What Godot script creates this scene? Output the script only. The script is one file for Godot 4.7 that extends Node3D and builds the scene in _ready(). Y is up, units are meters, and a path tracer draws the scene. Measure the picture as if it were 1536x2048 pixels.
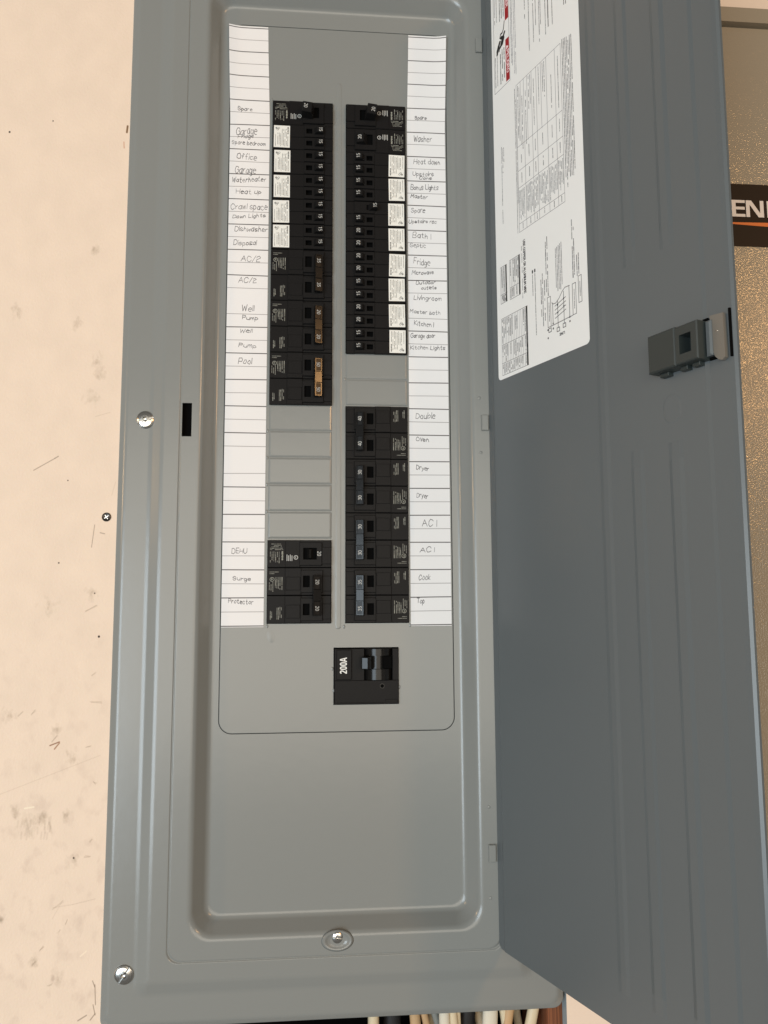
extends Node3D
# A grey load centre set in a garage wall, its door swung open. Lengths below are in millimetres
# (x right along the wall, y up, z out of the wall); V() turns them into metres.

const BASE := 1900.0        # height of the panel's first breaker row above the floor
var M := {}                 # materials
var T := {}                 # shared meshes
var rng := RandomNumberGenerator.new()

func V(x: float, y: float, z: float) -> Vector3:
	return Vector3(x, y, z) * 0.001

func W(x: float, y: float, z: float) -> Vector3:
	return Vector3(x, y + BASE, z) * 0.001

func _ready():
	rng.seed = 7
	# ---- camera
	var cam := Camera3D.new()
	cam.name = "camera"
	cam.fov = 67.2615
	cam.near = 0.02
	cam.far = 60.0
	add_child(cam)
	cam.position = W(88.157, -481.611, 712.062)
	cam.rotation = Vector3(deg_to_rad(6.23874), deg_to_rad(-4.78215), deg_to_rad(-0.25021))
	# ---- air and exposure
	var env := Environment.new()
	env.background_mode = Environment.BG_COLOR
	env.background_color = Color(0.70, 0.685, 0.66)
	env.background_energy_multiplier = 0.3
	env.tonemap_mode = Environment.TONE_MAPPER_LINEAR
	env.tonemap_exposure = 1.08
	env.sdfgi_enabled = true
	env.ssao_enabled = true
	env.ssil_enabled = true
	var we := WorldEnvironment.new()
	we.name = "surroundings"
	we.environment = env
	add_child(we)
	# ---- the garage's lamps and its open door, all behind the photographer
	area("bright_garage_behind", Vector3(0.3, -0.45, 3.6), Vector2(3.0, 1.8), Color(1.0, 0.955, 0.885), 5.1)
	area("open_garage_door", Vector3(-1.95, -1.0, 3.2), Vector2(1.9, 1.7), Color(0.89, 0.955, 1.0), 8.2)
	area("ceiling_lamp_right", Vector3(2.3, 0.75, 3.1), Vector2(0.24, 0.18), Color(1.0, 0.76, 0.50), 2.2)
	area("ceiling_lamp_left", Vector3(-3.0, 0.1, 1.6), Vector2(0.25, 0.25), Color(1.0, 0.80, 0.55), 1.3)
	materials()
	build_wall()
	build_panel()
	build_breakers()
	build_box()
	build_cables()

func area(called: String, at: Vector3, size: Vector2, col: Color, energy: float):
	var l := AreaLight3D.new()
	l.name = called
	l.area_size = size
	l.area_normalize_energy = true
	l.light_color = col
	l.light_energy = energy
	l.area_range = 12.0
	l.area_attenuation = 2.0
	l.shadow_enabled = true
	add_child(l)
	var p := at + Vector3(0, BASE * 0.001, 0)
	l.look_at_from_position(p, Vector3(0.1, BASE * 0.001 - 0.35, 0), Vector3.UP)

# ------------------------------------------------------------------ naming
func tag(o: Node, label: String, category := "", group := ""):
	o.set_meta("label", label)
	if category: o.set_meta("category", category)
	if group: o.set_meta("group", group)

func thing(called: String, label: String, category: String, at: Vector3, group := "") -> Node3D:
	var o := Node3D.new()
	o.name = numbered(called)
	add_child(o, true)
	o.position = at
	tag(o, label, category, group)
	return o

var heavier := 1.0     # pen weight of the small print
var used := {}
func numbered(called: String) -> String:
	var n: int = used.get(called, 0)
	used[called] = n + 1
	return called if n == 0 else "%s_%03d" % [called, n]

func part(called: String, mesh: Mesh, m: Material, parent: Node3D, at := Vector3.ZERO) -> MeshInstance3D:
	var o := MeshInstance3D.new()
	var n := called
	var k := 0
	while parent.has_node(NodePath(n)):
		k += 1
		n = "%s_%03d" % [called, k]
	o.name = n
	o.mesh = mesh
	o.material_override = m
	o.position = at
	parent.add_child(o, true)
	return o

# ------------------------------------------------------------------ mesh helpers
func begin() -> SurfaceTool:
	var st := SurfaceTool.new()
	st.begin(Mesh.PRIMITIVE_TRIANGLES)
	return st

func done(st: SurfaceTool) -> ArrayMesh:
	return st.commit()

func tri(st: SurfaceTool, a: Vector3, b: Vector3, c: Vector3, n: Vector3, ua := Vector2.ZERO, ub := Vector2.ZERO, uc := Vector2.ZERO):
	var x := (b - a).cross(c - a)
	if x.length() < 1e-7: return
	if x.dot(n) > 0.0:
		var t := b; b = c; c = t
		var u := ub; ub = uc; uc = u
	st.set_normal(n); st.set_uv(ua); st.add_vertex(a * 0.001)
	st.set_normal(n); st.set_uv(ub); st.add_vertex(b * 0.001)
	st.set_normal(n); st.set_uv(uc); st.add_vertex(c * 0.001)

func quad(st: SurfaceTool, a: Vector3, b: Vector3, c: Vector3, d: Vector3, n: Vector3):
	tri(st, a, b, c, n); tri(st, a, c, d, n)

# a flat quad whose outward side is the one away from the point inside
func quad_out(st: SurfaceTool, a: Vector3, b: Vector3, c: Vector3, d: Vector3, inside: Vector3):
	var n := (c - a).cross(d - b).normalized()
	if n.dot((a + b + c + d) * 0.25 - inside) < 0.0: n = -n
	quad(st, a, b, c, d, n)

# four points with their own normals
func quad_smooth(st: SurfaceTool, p: Array, n: Array):
	var x: Vector3 = (p[2] - p[0]).cross(p[3] - p[1])
	var order := [0, 1, 2, 0, 2, 3]
	if x.dot(n[0] + n[1] + n[2] + n[3]) > 0.0: order = [0, 2, 1, 0, 3, 2]
	for i in order:
		st.set_normal(n[i]); st.set_uv(Vector2.ZERO); st.add_vertex(p[i] * 0.001)

# stacked rings of equal count, flat shaded, with a lid on the last one
func loft(st: SurfaceTool, rings: Array, inside: Vector3, lid := true):
	for k in rings.size() - 1:
		var a: Array = rings[k]
		var b: Array = rings[k + 1]
		for i in a.size():
			var j := (i + 1) % a.size()
			quad_out(st, a[i], a[j], b[j], b[i], inside)
	if lid:
		var r: Array = rings[-1]
		var n: Vector3 = (r[1] - r[0]).cross(r[2] - r[0]).normalized()
		if n.dot(r[0] - inside) < 0.0: n = -n
		for i in range(1, r.size() - 1):
			tri(st, r[0], r[i], r[i + 1], n)

func rect(x0: float, x1: float, y0: float, y1: float, z: float) -> Array:
	return [Vector3(x0, y0, z), Vector3(x1, y0, z), Vector3(x1, y1, z), Vector3(x0, y1, z)]

# a block with chamfered top edges
func blk(st: SurfaceTool, x0: float, x1: float, y0: float, y1: float, z0: float, z1: float, b := 0.4):
	loft(st, [rect(x0, x1, y0, y1, z0), rect(x0, x1, y0, y1, z1 - b), rect(x0 + b, x1 - b, y0 + b, y1 - b, z1)], Vector3((x0 + x1) / 2, (y0 + y1) / 2, (z0 + z1) / 2))

func full_box(st: SurfaceTool, x0: float, x1: float, y0: float, y1: float, z0: float, z1: float):
	var c := Vector3((x0 + x1) / 2, (y0 + y1) / 2, (z0 + z1) / 2)
	loft(st, [rect(x0, x1, y0, y1, z0), rect(x0, x1, y0, y1, z1)], c)
	quad(st, Vector3(x0, y0, z0), Vector3(x1, y0, z0), Vector3(x1, y1, z0), Vector3(x0, y1, z0), Vector3(0, 0, -1))

# a block with a rectangular pocket in its top
func pocket(st: SurfaceTool, x0: float, x1: float, y0: float, y1: float, hx0: float, hx1: float, hy0: float, hy1: float, z0: float, zf: float, z1: float, b := 0.35):
	var c := Vector3((x0 + x1) / 2, (y0 + y1) / 2, z0)
	loft(st, [rect(x0, x1, y0, y1, z0), rect(x0, x1, y0, y1, z1 - b), rect(x0 + b, x1 - b, y0 + b, y1 - b, z1)], c, false)
	var o := rect(x0 + b, x1 - b, y0 + b, y1 - b, z1)
	var h := rect(hx0, hx1, hy0, hy1, z1)
	var f := rect(hx0, hx1, hy0, hy1, zf)
	for i in 4:
		var j := (i + 1) % 4
		quad(st, o[i], o[j], h[j], h[i], Vector3(0, 0, 1))
	var mid := Vector3((hx0 + hx1) / 2, (hy0 + hy1) / 2, (zf + z1) / 2)
	for i in 4:
		var j := (i + 1) % 4
		var n: Vector3 = (h[j] - h[i]).cross(Vector3(0, 0, 1)).normalized()
		if n.dot(mid - h[i]) < 0.0: n = -n
		quad(st, h[i], h[j], f[j], f[i], n)
	quad(st, f[0], f[1], f[2], f[3], Vector3(0, 0, 1))

# rounded rectangle ring: points and outward directions
func ring(x0: float, x1: float, y0: float, y1: float, r: float, z: float, seg := 8) -> Array:
	var pts := []
	var outs := []
	var cs := [Vector2(x1 - r, y1 - r), Vector2(x0 + r, y1 - r), Vector2(x0 + r, y0 + r), Vector2(x1 - r, y0 + r)]
	for q in 4:
		for i in seg + 1:
			var a := PI / 2 * (q + float(i) / seg)
			var d := Vector2(cos(a), sin(a))
			var c: Vector2 = cs[q] + d * r
			pts.append(Vector3(c.x, c.y, z))
			outs.append(Vector3(d.x, d.y, 0))
	return [pts, outs]

# polyline (inset, height, corner radius, fillet) made smooth: [inset, height, radius, normal in, normal up]
func soften(points: Array) -> Array:
	var out := []
	for i in points.size():
		var p: Array = points[i]
		var here := Vector2(p[0], p[1])
		var t1 := Vector2.ZERO
		var t2 := Vector2.ZERO
		if i > 0: t1 = (here - Vector2(points[i - 1][0], points[i - 1][1])).normalized()
		if i < points.size() - 1: t2 = (Vector2(points[i + 1][0], points[i + 1][1]) - here).normalized()
		if i == 0: t1 = t2
		if i == points.size() - 1: t2 = t1
		var f: float = p[3]
		if f <= 0.0 or t1.is_equal_approx(t2):
			out.append([here.x, here.y, p[2], -t1.y, t1.x])
			if not t1.is_equal_approx(t2): out.append([here.x, here.y, p[2], -t2.y, t2.x])
			continue
		var n := 6
		for k in n + 1:
			var s := float(k) / n
			var c := (here - t1 * f) * (1 - s) * (1 - s) + here * 2 * s * (1 - s) + (here + t2 * f) * s * s
			var t := t1.lerp(t2, s).normalized()
			out.append([c.x, c.y, p[2], -t.y, t.x])
	return out

# surface of revolution round z, from (radius, height) points, smooth
func lathe(st: SurfaceTool, prof: Array, c: Vector3, seg := 20, sx := 1.0, sy := 1.0, a0 := 0.0, a1 := TAU):
	for k in prof.size() - 1:
		var p: Vector2 = prof[k]
		var q: Vector2 = prof[k + 1]
		var e := (q - p).normalized()
		var n := Vector2(e.y, -e.x)
		if n.y < 0.0 or (absf(n.y) < 1e-4 and n.x < 0): n = -n
		for i in seg:
			var a := lerpf(a0, a1, float(i) / seg)
			var b := lerpf(a0, a1, float(i + 1) / seg)
			var da := Vector3(cos(a) * sx, sin(a) * sy, 0)
			var db := Vector3(cos(b) * sx, sin(b) * sy, 0)
			var na := (Vector3(cos(a) / sx, sin(a) / sy, 0).normalized() * n.x + Vector3(0, 0, n.y)).normalized()
			var nb := (Vector3(cos(b) / sx, sin(b) / sy, 0).normalized() * n.x + Vector3(0, 0, n.y)).normalized()
			quad_smooth(st, [c + da * p.x + Vector3(0, 0, p.y), c + db * p.x + Vector3(0, 0, p.y), c + db * q.x + Vector3(0, 0, q.y), c + da * q.x + Vector3(0, 0, q.y)], [na, nb, nb, na])

func tube(st: SurfaceTool, path: Array, r: float, flat := 1.0, seg := 12):
	for k in path.size() - 1:
		var rings := []
		for e in 2:
			var i: int = k + e
			var p: Vector3 = path[i]
			var t: Vector3 = (path[mini(i + 1, path.size() - 1)] - path[maxi(i - 1, 0)]).normalized()
			var sx := t.cross(Vector3(0, 0, 1)).normalized()
			var sz := sx.cross(t).normalized()
			var ps := []
			var ns := []
			for j in seg:
				var a := TAU * j / seg
				ps.append(p + (sx * cos(a) + sz * sin(a) * flat) * r)
				ns.append((sx * cos(a) * flat + sz * sin(a)).normalized())
			rings.append([ps, ns])
		for j in seg:
			var l := (j + 1) % seg
			quad_smooth(st, [rings[0][0][j], rings[0][0][l], rings[1][0][l], rings[1][0][j]], [rings[0][1][j], rings[0][1][l], rings[1][1][l], rings[1][1][j]])

# a picture on a rectangle facing +z
func sheet(x0: float, x1: float, y0: float, y1: float, z: float) -> ArrayMesh:
	var st := begin()
	var n := Vector3(0, 0, 1)
	tri(st, Vector3(x0, y1, z), Vector3(x1, y1, z), Vector3(x1, y0, z), n, Vector2(0, 0), Vector2(1, 0), Vector2(1, 1))
	tri(st, Vector3(x0, y1, z), Vector3(x1, y0, z), Vector3(x0, y0, z), n, Vector2(0, 0), Vector2(1, 1), Vector2(0, 1))
	return done(st)

# ------------------------------------------------------------------ drawing on textures
const GLYPH := {
	"A": "03 4b 83|26 66", "B": "03 0b 5b 69 57 07|57 75 63 03", "C": "79 5b 2b 08 05 23 53 75", "D": "03 0b 4b 79 75 43 03",
	"E": "6b 0b 03 63|07 57", "F": "6b 0b 03|07 57", "G": "79 5b 2b 08 05 23 53 75 77 47", "H": "03 0b|73 7b|07 77", "I": "03 0b",
	"K": "03 0b|7b 07 73", "L": "0b 03 63", "M": "03 1b 46 7b 83", "N": "03 0b 73 7b", "O": "3b 1a 06 14 43 74 78 5b 3b",
	"P": "03 0b 5b 69 57 07", "R": "03 0b 5b 69 57 07|37 73", "S": "69 4b 2b 09 27 57 75 53 23 05", "T": "0b 8b|4b 43",
	"U": "0b 05 23 53 75 7b", "V": "0b 43 8b", "W": "0b 23 49 63 8b", "a": "58 28 06 04 23 43 57|58 53", "b": "0b 03 33 54 56 38 06",
	"c": "57 38 18 06 04 23 43 54", "d": "58 28 06 04 23 43 55|5b 53", "e": "06 56 57 38 18 06 04 23 53", "f": "5a 3b 29 23|07 47",
	"g": "57 38 18 06 04 23 43 57|58 51 30 10", "h": "0b 03|06 28 47 53", "i": "08 03|0a 0b", "k": "0b 03|48 05 53", "l": "0b 03",
	"m": "03 08|06 28 37 33|36 58 67 63", "n": "03 08|06 28 47 53", "o": "28 06 04 23 43 55 56 48 28", "p": "08 00|07 28 47 55 33 04",
	"r": "03 08|06 28 48", "s": "57 38 18 06 45 54 33 13 04", "t": "2b 24 33 53|08 48", "u": "08 04 23 43 55|58 53", "v": "08 23 48",
	"w": "08 13 37 53 68", "x": "08 53|58 03", "y": "08 34|68 33 10", "0": "2b 09 05 23 43 65 69 4b 2b", "1": "03 0b", "2": "09 1b 4b 69 06 03 63",
	"5": "6b 0b 07 47 65 43 03", "/": "03 5c", "-": "07 37", ".": "03 13",
}

func letter_width(c: String) -> float:
	if c == " ": return 4.0
	var w := 0
	for ch in GLYPH.get(c, "03 33").replace("|", " ").split(" "):
		w = maxi(w, int(ch[0]))
	return w + 2.2

func text_width(s: String) -> float:
	var w := 0.0
	for c in s: w += letter_width(c)
	return w - 2.2

func dab(img: Image, a: Vector2, b: Vector2, w: float, col: Color):
	var x0 := maxi(0, int(minf(a.x, b.x) - w - 1)); var x1 := mini(img.get_width() - 1, int(maxf(a.x, b.x) + w + 2))
	var y0 := maxi(0, int(minf(a.y, b.y) - w - 1)); var y1 := mini(img.get_height() - 1, int(maxf(a.y, b.y) + w + 2))
	var d := b - a
	var l2 := maxf(d.length_squared(), 1e-6)
	for y in range(y0, y1 + 1):
		for x in range(x0, x1 + 1):
			var p := Vector2(x + 0.5, y + 0.5)
			var t := clampf((p - a).dot(d) / l2, 0, 1)
			var k := clampf(w * 0.5 + 0.5 - (p - a - d * t).length(), 0, 1) * col.a
			if k > 0.0:
				var o := img.get_pixel(x, y)
				img.set_pixel(x, y, Color(lerpf(o.r, col.r, k), lerpf(o.g, col.g, k), lerpf(o.b, col.b, k)))

# letters along dir, upright along up (pixels per font unit are their lengths)
func write(img: Image, s: String, at: Vector2, dir: Vector2, up: Vector2, w: float, col: Color, shake := 0.0):
	var x := 0.0
	var base_up := up
	var lift := 0.0
	var pen := w
	for c in s:
		if shake > 0.0:      # a hurried hand: letters differ in size, slant, height and pressure
			up = base_up * rng.randf_range(0.86, 1.12) + Vector2(rng.randf_range(-0.10, 0.16), 0)
			lift = clampf(lift + rng.randf_range(-0.7, 0.7), -1.1, 1.1)
			w = pen * rng.randf_range(0.75, 1.2)
			col.a = rng.randf_range(0.72, 0.98)
		if c != " ":
			for stroke in GLYPH.get(c, "03 33").split("|"):
				var last := Vector2.INF
				for pt in stroke.split(" "):
					var gx := float(int(pt[0])) + x + rng.randf_range(-shake, shake)
					var gy := float(pt[1].hex_to_int()) - 3.0 + lift + rng.randf_range(-shake, shake)
					var p := at + dir * gx + up * gy
					if last != Vector2.INF: dab(img, last, p, w, col)
					last = p
		x += letter_width(c)

# a run of words too small to read: dashes along dir
func words(img: Image, a: Vector2, b: Vector2, w: float, col: Color, fill := 0.8):
	w *= heavier
	var d := b - a
	var l := d.length()
	if l < 1.0: return
	d /= l
	var s := 0.0
	while s < l:
		var n := minf(rng.randf_range(1.2, 5.0) * w, l - s)
		if rng.randf() < fill:
			var c := col
			c.a *= rng.randf_range(0.65, 1.0)
			dab(img, a + d * s, a + d * (s + n), w * rng.randf_range(0.75, 1.1), c)
		s += n + w * rng.randf_range(0.7, 1.4)

func picture(img: Image, rough := 0.6, spec := 0.5) -> StandardMaterial3D:
	var m := StandardMaterial3D.new()
	m.albedo_texture = ImageTexture.create_from_image(img)
	m.roughness = rough
	m.metallic_specular = spec
	m.texture_repeat = false
	return m

func lin(r: float, g: float, b: float) -> Color:
	return Color(r, g, b).linear_to_srgb()

func plain(c: Color, rough: float, metal := 0.0, spec := 0.5) -> StandardMaterial3D:
	var m := StandardMaterial3D.new()
	m.albedo_color = c
	m.roughness = rough
	m.metallic = metal
	m.metallic_specular = spec
	return m

func bumps(freq: float, seed_: int, size := 512, octaves := 3) -> NoiseTexture2D:
	var n := FastNoiseLite.new()
	n.noise_type = FastNoiseLite.TYPE_SIMPLEX_SMOOTH
	n.frequency = freq
	n.seed = seed_
	n.fractal_octaves = octaves
	var t := NoiseTexture2D.new()
	t.width = size; t.height = size
	t.seamless = true
	t.noise = n
	return t

func relief(m: StandardMaterial3D, t: Texture2D, metres: float, height_cm: float):
	m.heightmap_enabled = true
	m.heightmap_texture = t
	m.heightmap_scale = height_cm
	m.uv1_triplanar = true
	m.uv1_world_triplanar = true
	m.uv1_scale = Vector3.ONE / metres

func materials():
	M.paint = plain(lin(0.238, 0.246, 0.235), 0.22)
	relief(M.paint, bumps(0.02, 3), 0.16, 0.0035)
	M.door_paint_shaded = plain(lin(0.113, 0.128, 0.134), 0.34)  # same paint as the panel; shade and cool daylight put into its colour
	relief(M.door_paint_shaded, M.paint.heightmap_texture, 0.16, 0.0035)
	M.black = plain(lin(0.0118, 0.0112, 0.0112), 0.38, 0.0, 0.22)
	relief(M.black, bumps(0.09, 5, 256), 0.03, 0.006)
	M.black_gloss = plain(lin(0.008, 0.0075, 0.007), 0.2, 0.0, 0.36)
	M.void = plain(lin(0.004, 0.004, 0.004), 0.9, 0.0, 0.1)  # near-black colour standing in for the shade inside holes and recesses
	M.latch = plain(lin(0.030, 0.038, 0.037), 0.42)
	M.tongue = plain(lin(0.20, 0.185, 0.16), 0.4, 0.2)
	M.steel = plain(lin(0.62, 0.61, 0.58), 0.22, 1.0)
	M.dark_steel = plain(lin(0.05, 0.042, 0.036), 0.35, 0.6)
	M.white_ink = plain(lin(0.80, 0.80, 0.76), 0.5)
	M.number_ink = plain(lin(0.56, 0.56, 0.53), 0.5)
	M.window = plain(lin(0.0085, 0.008, 0.0075), 0.3, 0.0, 0.32)
	M.print_ink = plain(lin(0.42, 0.42, 0.40), 0.5)
	M.box_paint = plain(lin(0.31, 0.25, 0.175), 0.18)
	relief(M.box_paint, bumps(0.05, 11, 512, 2), 0.05, 0.0165)
	M.plate = plain(lin(0.020, 0.012, 0.0075), 0.45, 0.0, 0.25)
	M.plate_letter = plain(lin(0.70, 0.60, 0.52), 0.5)
	M.plate_orange = plain(lin(0.62, 0.14, 0.02), 0.5)
	M.wood = plain(Color.WHITE, 0.8)
	M.wood.albedo_texture = grain()
	M.wood.uv1_triplanar = true
	M.wood.uv1_scale = Vector3(40, 2.2, 40)
	M.drywall_edge = plain(lin(0.36, 0.42, 0.44), 0.9)
	M.cream = plain(lin(0.68, 0.58, 0.40), 0.45)
	M.tan_cable = plain(lin(0.55, 0.36, 0.19), 0.5)
	M.white_cable = plain(lin(0.72, 0.67, 0.55), 0.4)
	M.black_cable = plain(lin(0.015, 0.015, 0.016), 0.5)
	M.grey_cable = plain(lin(0.22, 0.23, 0.21), 0.5)
	M.wall = picture(wall_picture(), 0.75)
	var nw := FastNoiseLite.new()
	nw.seed = 8; nw.frequency = 0.16; nw.fractal_octaves = 3
	M.wall.heightmap_enabled = true
	M.wall.heightmap_texture = ImageTexture.create_from_image(nw.get_image(480, 1957))
	M.wall.heightmap_scale = 0.018
	M.strip_l = picture(strip_picture(LEFT_WORDS, 0.0, [8, 14], 3), 0.7)
	M.strip_r = picture(strip_picture(RIGHT_WORDS, 172.0, [8], 5), 0.7)
	M.sticker = picture(sticker_picture(), 0.5)
	M.twin_sticker = picture(twin_picture(), 0.5)
	M.print_a = picture(print_picture(0), 0.4, 0.22)
	M.print_b = picture(print_picture(1), 0.4, 0.22)
	M.print_c = picture(print_picture(2), 0.4, 0.22)

func grain() -> ImageTexture:
	var img := Image.create(128, 256, false, Image.FORMAT_RGB8)
	var n := FastNoiseLite.new()
	n.seed = 4; n.frequency = 0.05
	for x in 128:
		for y in 256:
			var g := 0.5 + 0.5 * sin(x * 0.55 + n.get_noise_2d(x, y * 0.12) * 5.0)
			var f := 0.5 + 0.5 * n.get_noise_2d(x * 6.0, y * 0.6)
			var k := 0.55 * g + 0.45 * f
			img.set_pixel(x, y, Color(lerpf(0.36, 0.62, k), lerpf(0.19, 0.38, k), lerpf(0.11, 0.23, k)))
	return ImageTexture.create_from_image(img)

# wall paint with its scuffs, holes and chips; covers x -260..-60, y 130..-900
const WX0 := -260.0
const WY1 := 130.0
const WSC := 1.9
func wp(x: float, y: float) -> Vector2:
	return Vector2((x - WX0) * 2.4, (WY1 - y) * WSC)

func wall_picture() -> Image:
	var img := Image.create(480, 1957, false, Image.FORMAT_RGB8)
	var n := FastNoiseLite.new()
	n.seed = 21; n.frequency = 0.012; n.fractal_octaves = 4
	var c := lin(0.82, 0.665, 0.53)
	for y in 1957:
		for x in 480:
			var edge := clampf(minf(minf(x, 479 - x), minf(y, 1956 - y)) / 40.0, 0, 1)
			var k := 1.0 + 0.018 * n.get_noise_2d(x, y) * edge
			var low := clampf((y - 1100.0) / 500.0, 0, 1) * edge          # grime gathers on the lower wall
			var dirt := clampf(n.get_noise_2d(x * 1.7 + 900, y * 1.7) - 0.12, 0, 1) * low * 0.14
			img.set_pixel(x, y, Color(c.r * k - dirt * 0.6, c.g * k - dirt * 0.62, c.b * k - dirt * 0.55))
	var dark := Color(0.30, 0.24, 0.19)
	var grey := Color(0.50, 0.43, 0.36)
	# thin scratches
	for s in [[-168, -368, -150, -357, 0.9], [-150, -357, -147, -355, 1.1], [-115, -437, -113, -417, 0.9], [-99, -390, -96, -378, 0.7], [-184, -649, -101, -618, 0.5], [-120, -741, -101, -737, 0.7], [-136, -743, -120, -741, 0.6], [-112, -834, -105, -830, 1.2], [-116, -318, -103, -314, 0.6], [-108, -424, -104, -425, 0.9], [-128, -737, -136, -752, 0.5]]:
		var col := dark if s[4] > 0.8 else grey
		col.a = 0.45 if s[4] > 0.8 else 0.2
		dab(img, wp(s[0], s[1]), wp(s[2], s[3]), s[4] * 1.4, col)
	# short rubs and black scuffs
	for s in [[-118, -494, -109, -489], [-111, -550, -107, -547], [-111, -572, -101, -573], [-142, -606, -138, -601], [-113, -611, -110, -610], [-131, -764, -129, -761], [-125, -757, -123, -753], [-137, -806, -134, -804], [-151, -788, -148, -785], [-172, -583, -168, -580], [-160, -582, -157, -579], [-136, -744, -128, -738], [-106, -640, -104, -642], [-108, -690, -105, -688], [-111, -702, -107, -702], [-145, -777, -142, -774]]:
		for k in 3:
			var a := wp(s[0] + rng.randf_range(-0.8, 0.8), s[1] + rng.randf_range(-0.8, 0.8))
			var b := wp(s[2] + rng.randf_range(-0.8, 0.8), s[3] + rng.randf_range(-0.8, 0.8))
			dab(img, a, b, rng.randf_range(0.7, 1.6), Color(0.48, 0.41, 0.33, rng.randf_range(0.08, 0.22)))
	# soft smudges
	for s in [[-113, -279, 6], [-116, -268, 9], [-122, -160, 4], [-118, -300, 8], [-113, -478, 6], [-150, -490, 10], [-180, -582, 9], [-161, -672, 9], [-150, -673, 6], [-147, -668, 5], [-128, -668, 4], [-120, -705, 6], [-150, -786, 6], [-130, -800, 7], [-178, -751, 3], [-140, -596, 5], [-171, -664, 6], [-190, -220, 7], [-136, -232, 6], [-125, -620, 8]]:
		for k in 26:
			var p := wp(s[0] + rng.randfn(0, s[2] * 0.4), s[1] + rng.randfn(0, s[2] * 0.4))
			var q := p + Vector2(rng.randf_range(-4, 4), rng.randf_range(-6, 6))
			dab(img, p, q, rng.randf_range(2, 7), Color(0.45, 0.38, 0.30, 0.035))
	# two rubbed patches and the chips in the paint
	for s in [[-162, -668], [-146, -668]]:
		for k in 14:
			var y: float = s[1] - rng.randf_range(0, 14)
			var x: float = s[0] + rng.randf_range(-6, 6)
			dab(img, wp(x, y), wp(x + rng.randf_range(-1, 1), y - 5), 3.5, Color(0.50, 0.44, 0.37, 0.09))
	dab(img, wp(-163, -661), wp(-155, -660), 2.0, Color(0.97, 0.92, 0.82, 0.9))
	dab(img, wp(-112, -783), wp(-107, -779), 2.2, Color(0.97, 0.90, 0.80, 0.8))
	dab(img, wp(-144, -609), wp(-136, -606), 1.6, Color(0.45, 0.27, 0.17, 0.8))
	dab(img, wp(-140, -612), wp(-136, -607), 2.0, Color(0.52, 0.32, 0.20, 0.7))
	dab(img, wp(-96.5, -42), wp(-96, -36), 4.0, Color(0.45, 0.33, 0.22, 0.9))
	dab(img, wp(-99, -52), wp(-98.5, -58), 1.6, Color(0.70, 0.45, 0.32, 0.7))
	for s in [[-99, -806, -98, -822], [-101, -803, -99, -808], [-100, -822, -98, -830], [-102, -834, -98, -829]]:
		dab(img, wp(s[0], s[1]), wp(s[2], s[3]), 1.3, Color(0.36, 0.29, 0.23, 0.6))
	# nail holes
	for s in [[-106, -516, 3.4], [-120.5, -703, 2.2], [-204, -47, 3.0], [-165, -34, 1.8], [-138, -377, 1.6], [-143, -451, 2.0], [-111, -478, 1.6]]:
		dab(img, wp(s[0], s[1]), wp(s[0] + 0.3, s[1]), s[2], Color(0.10, 0.06, 0.04))
	return img

const LEFT_WORDS := [
	["Spare", 7.1, 21.1, -10.7, -10.9, 4.0], ["Garage", 5.9, 25.6, -35.5, -34.6, 7.5], ["Fridge", 7.6, 22.3, -39.4, -38.7, 3.7],
	["Spare bedroom", 1.6, 33.9, -45.9, -45.7, 3.9], ["Office", 6.7, 25.5, -60.5, -61.4, 5.7], ["Garage", 5.3, 24.9, -75.0, -75.4, 7.4],
	["Waterheater", 2.6, 34.8, -84.7, -83.3, 4.8], ["Heat up", 6.5, 30.5, -96.6, -95.6, 4.3], ["Crawl space", 1.9, 36.4, -112.8, -111.4, 5.6],
	["Down Lights", 3.6, 34.8, -121.3, -119.2, 3.4], ["Dishwasher", 5.9, 37.0, -134.5, -134.2, 4.7], ["Disposal", 5.3, 26.7, -147.8, -147.0, 4.7],
	["AC/2", 12.4, 30.5, -163.7, -163.1, 5.5], ["AC/2", 10.3, 27.2, -184.9, -184.4, 4.6], ["Well", 14.0, 25.5, -213.0, -212.6, 5.4],
	["Pump", 14.5, 28.9, -220.9, -221.8, 3.8], ["Well", 12.3, 23.8, -234.3, -234.0, 3.7], ["Pump", 11.7, 27.6, -247.6, -248.4, 3.7],
	["Pool", 11.6, 23.9, -265.1, -264.9, 5.8], ["DEHU", 8.4, 21.9, -442.6, -442.6, 4.3], ["Surge", 9.5, 25.7, -466.3, -467.1, 3.5],
	["Protector", 6.1, 28.3, -487.1, -488.0, 3.8]]
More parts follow.
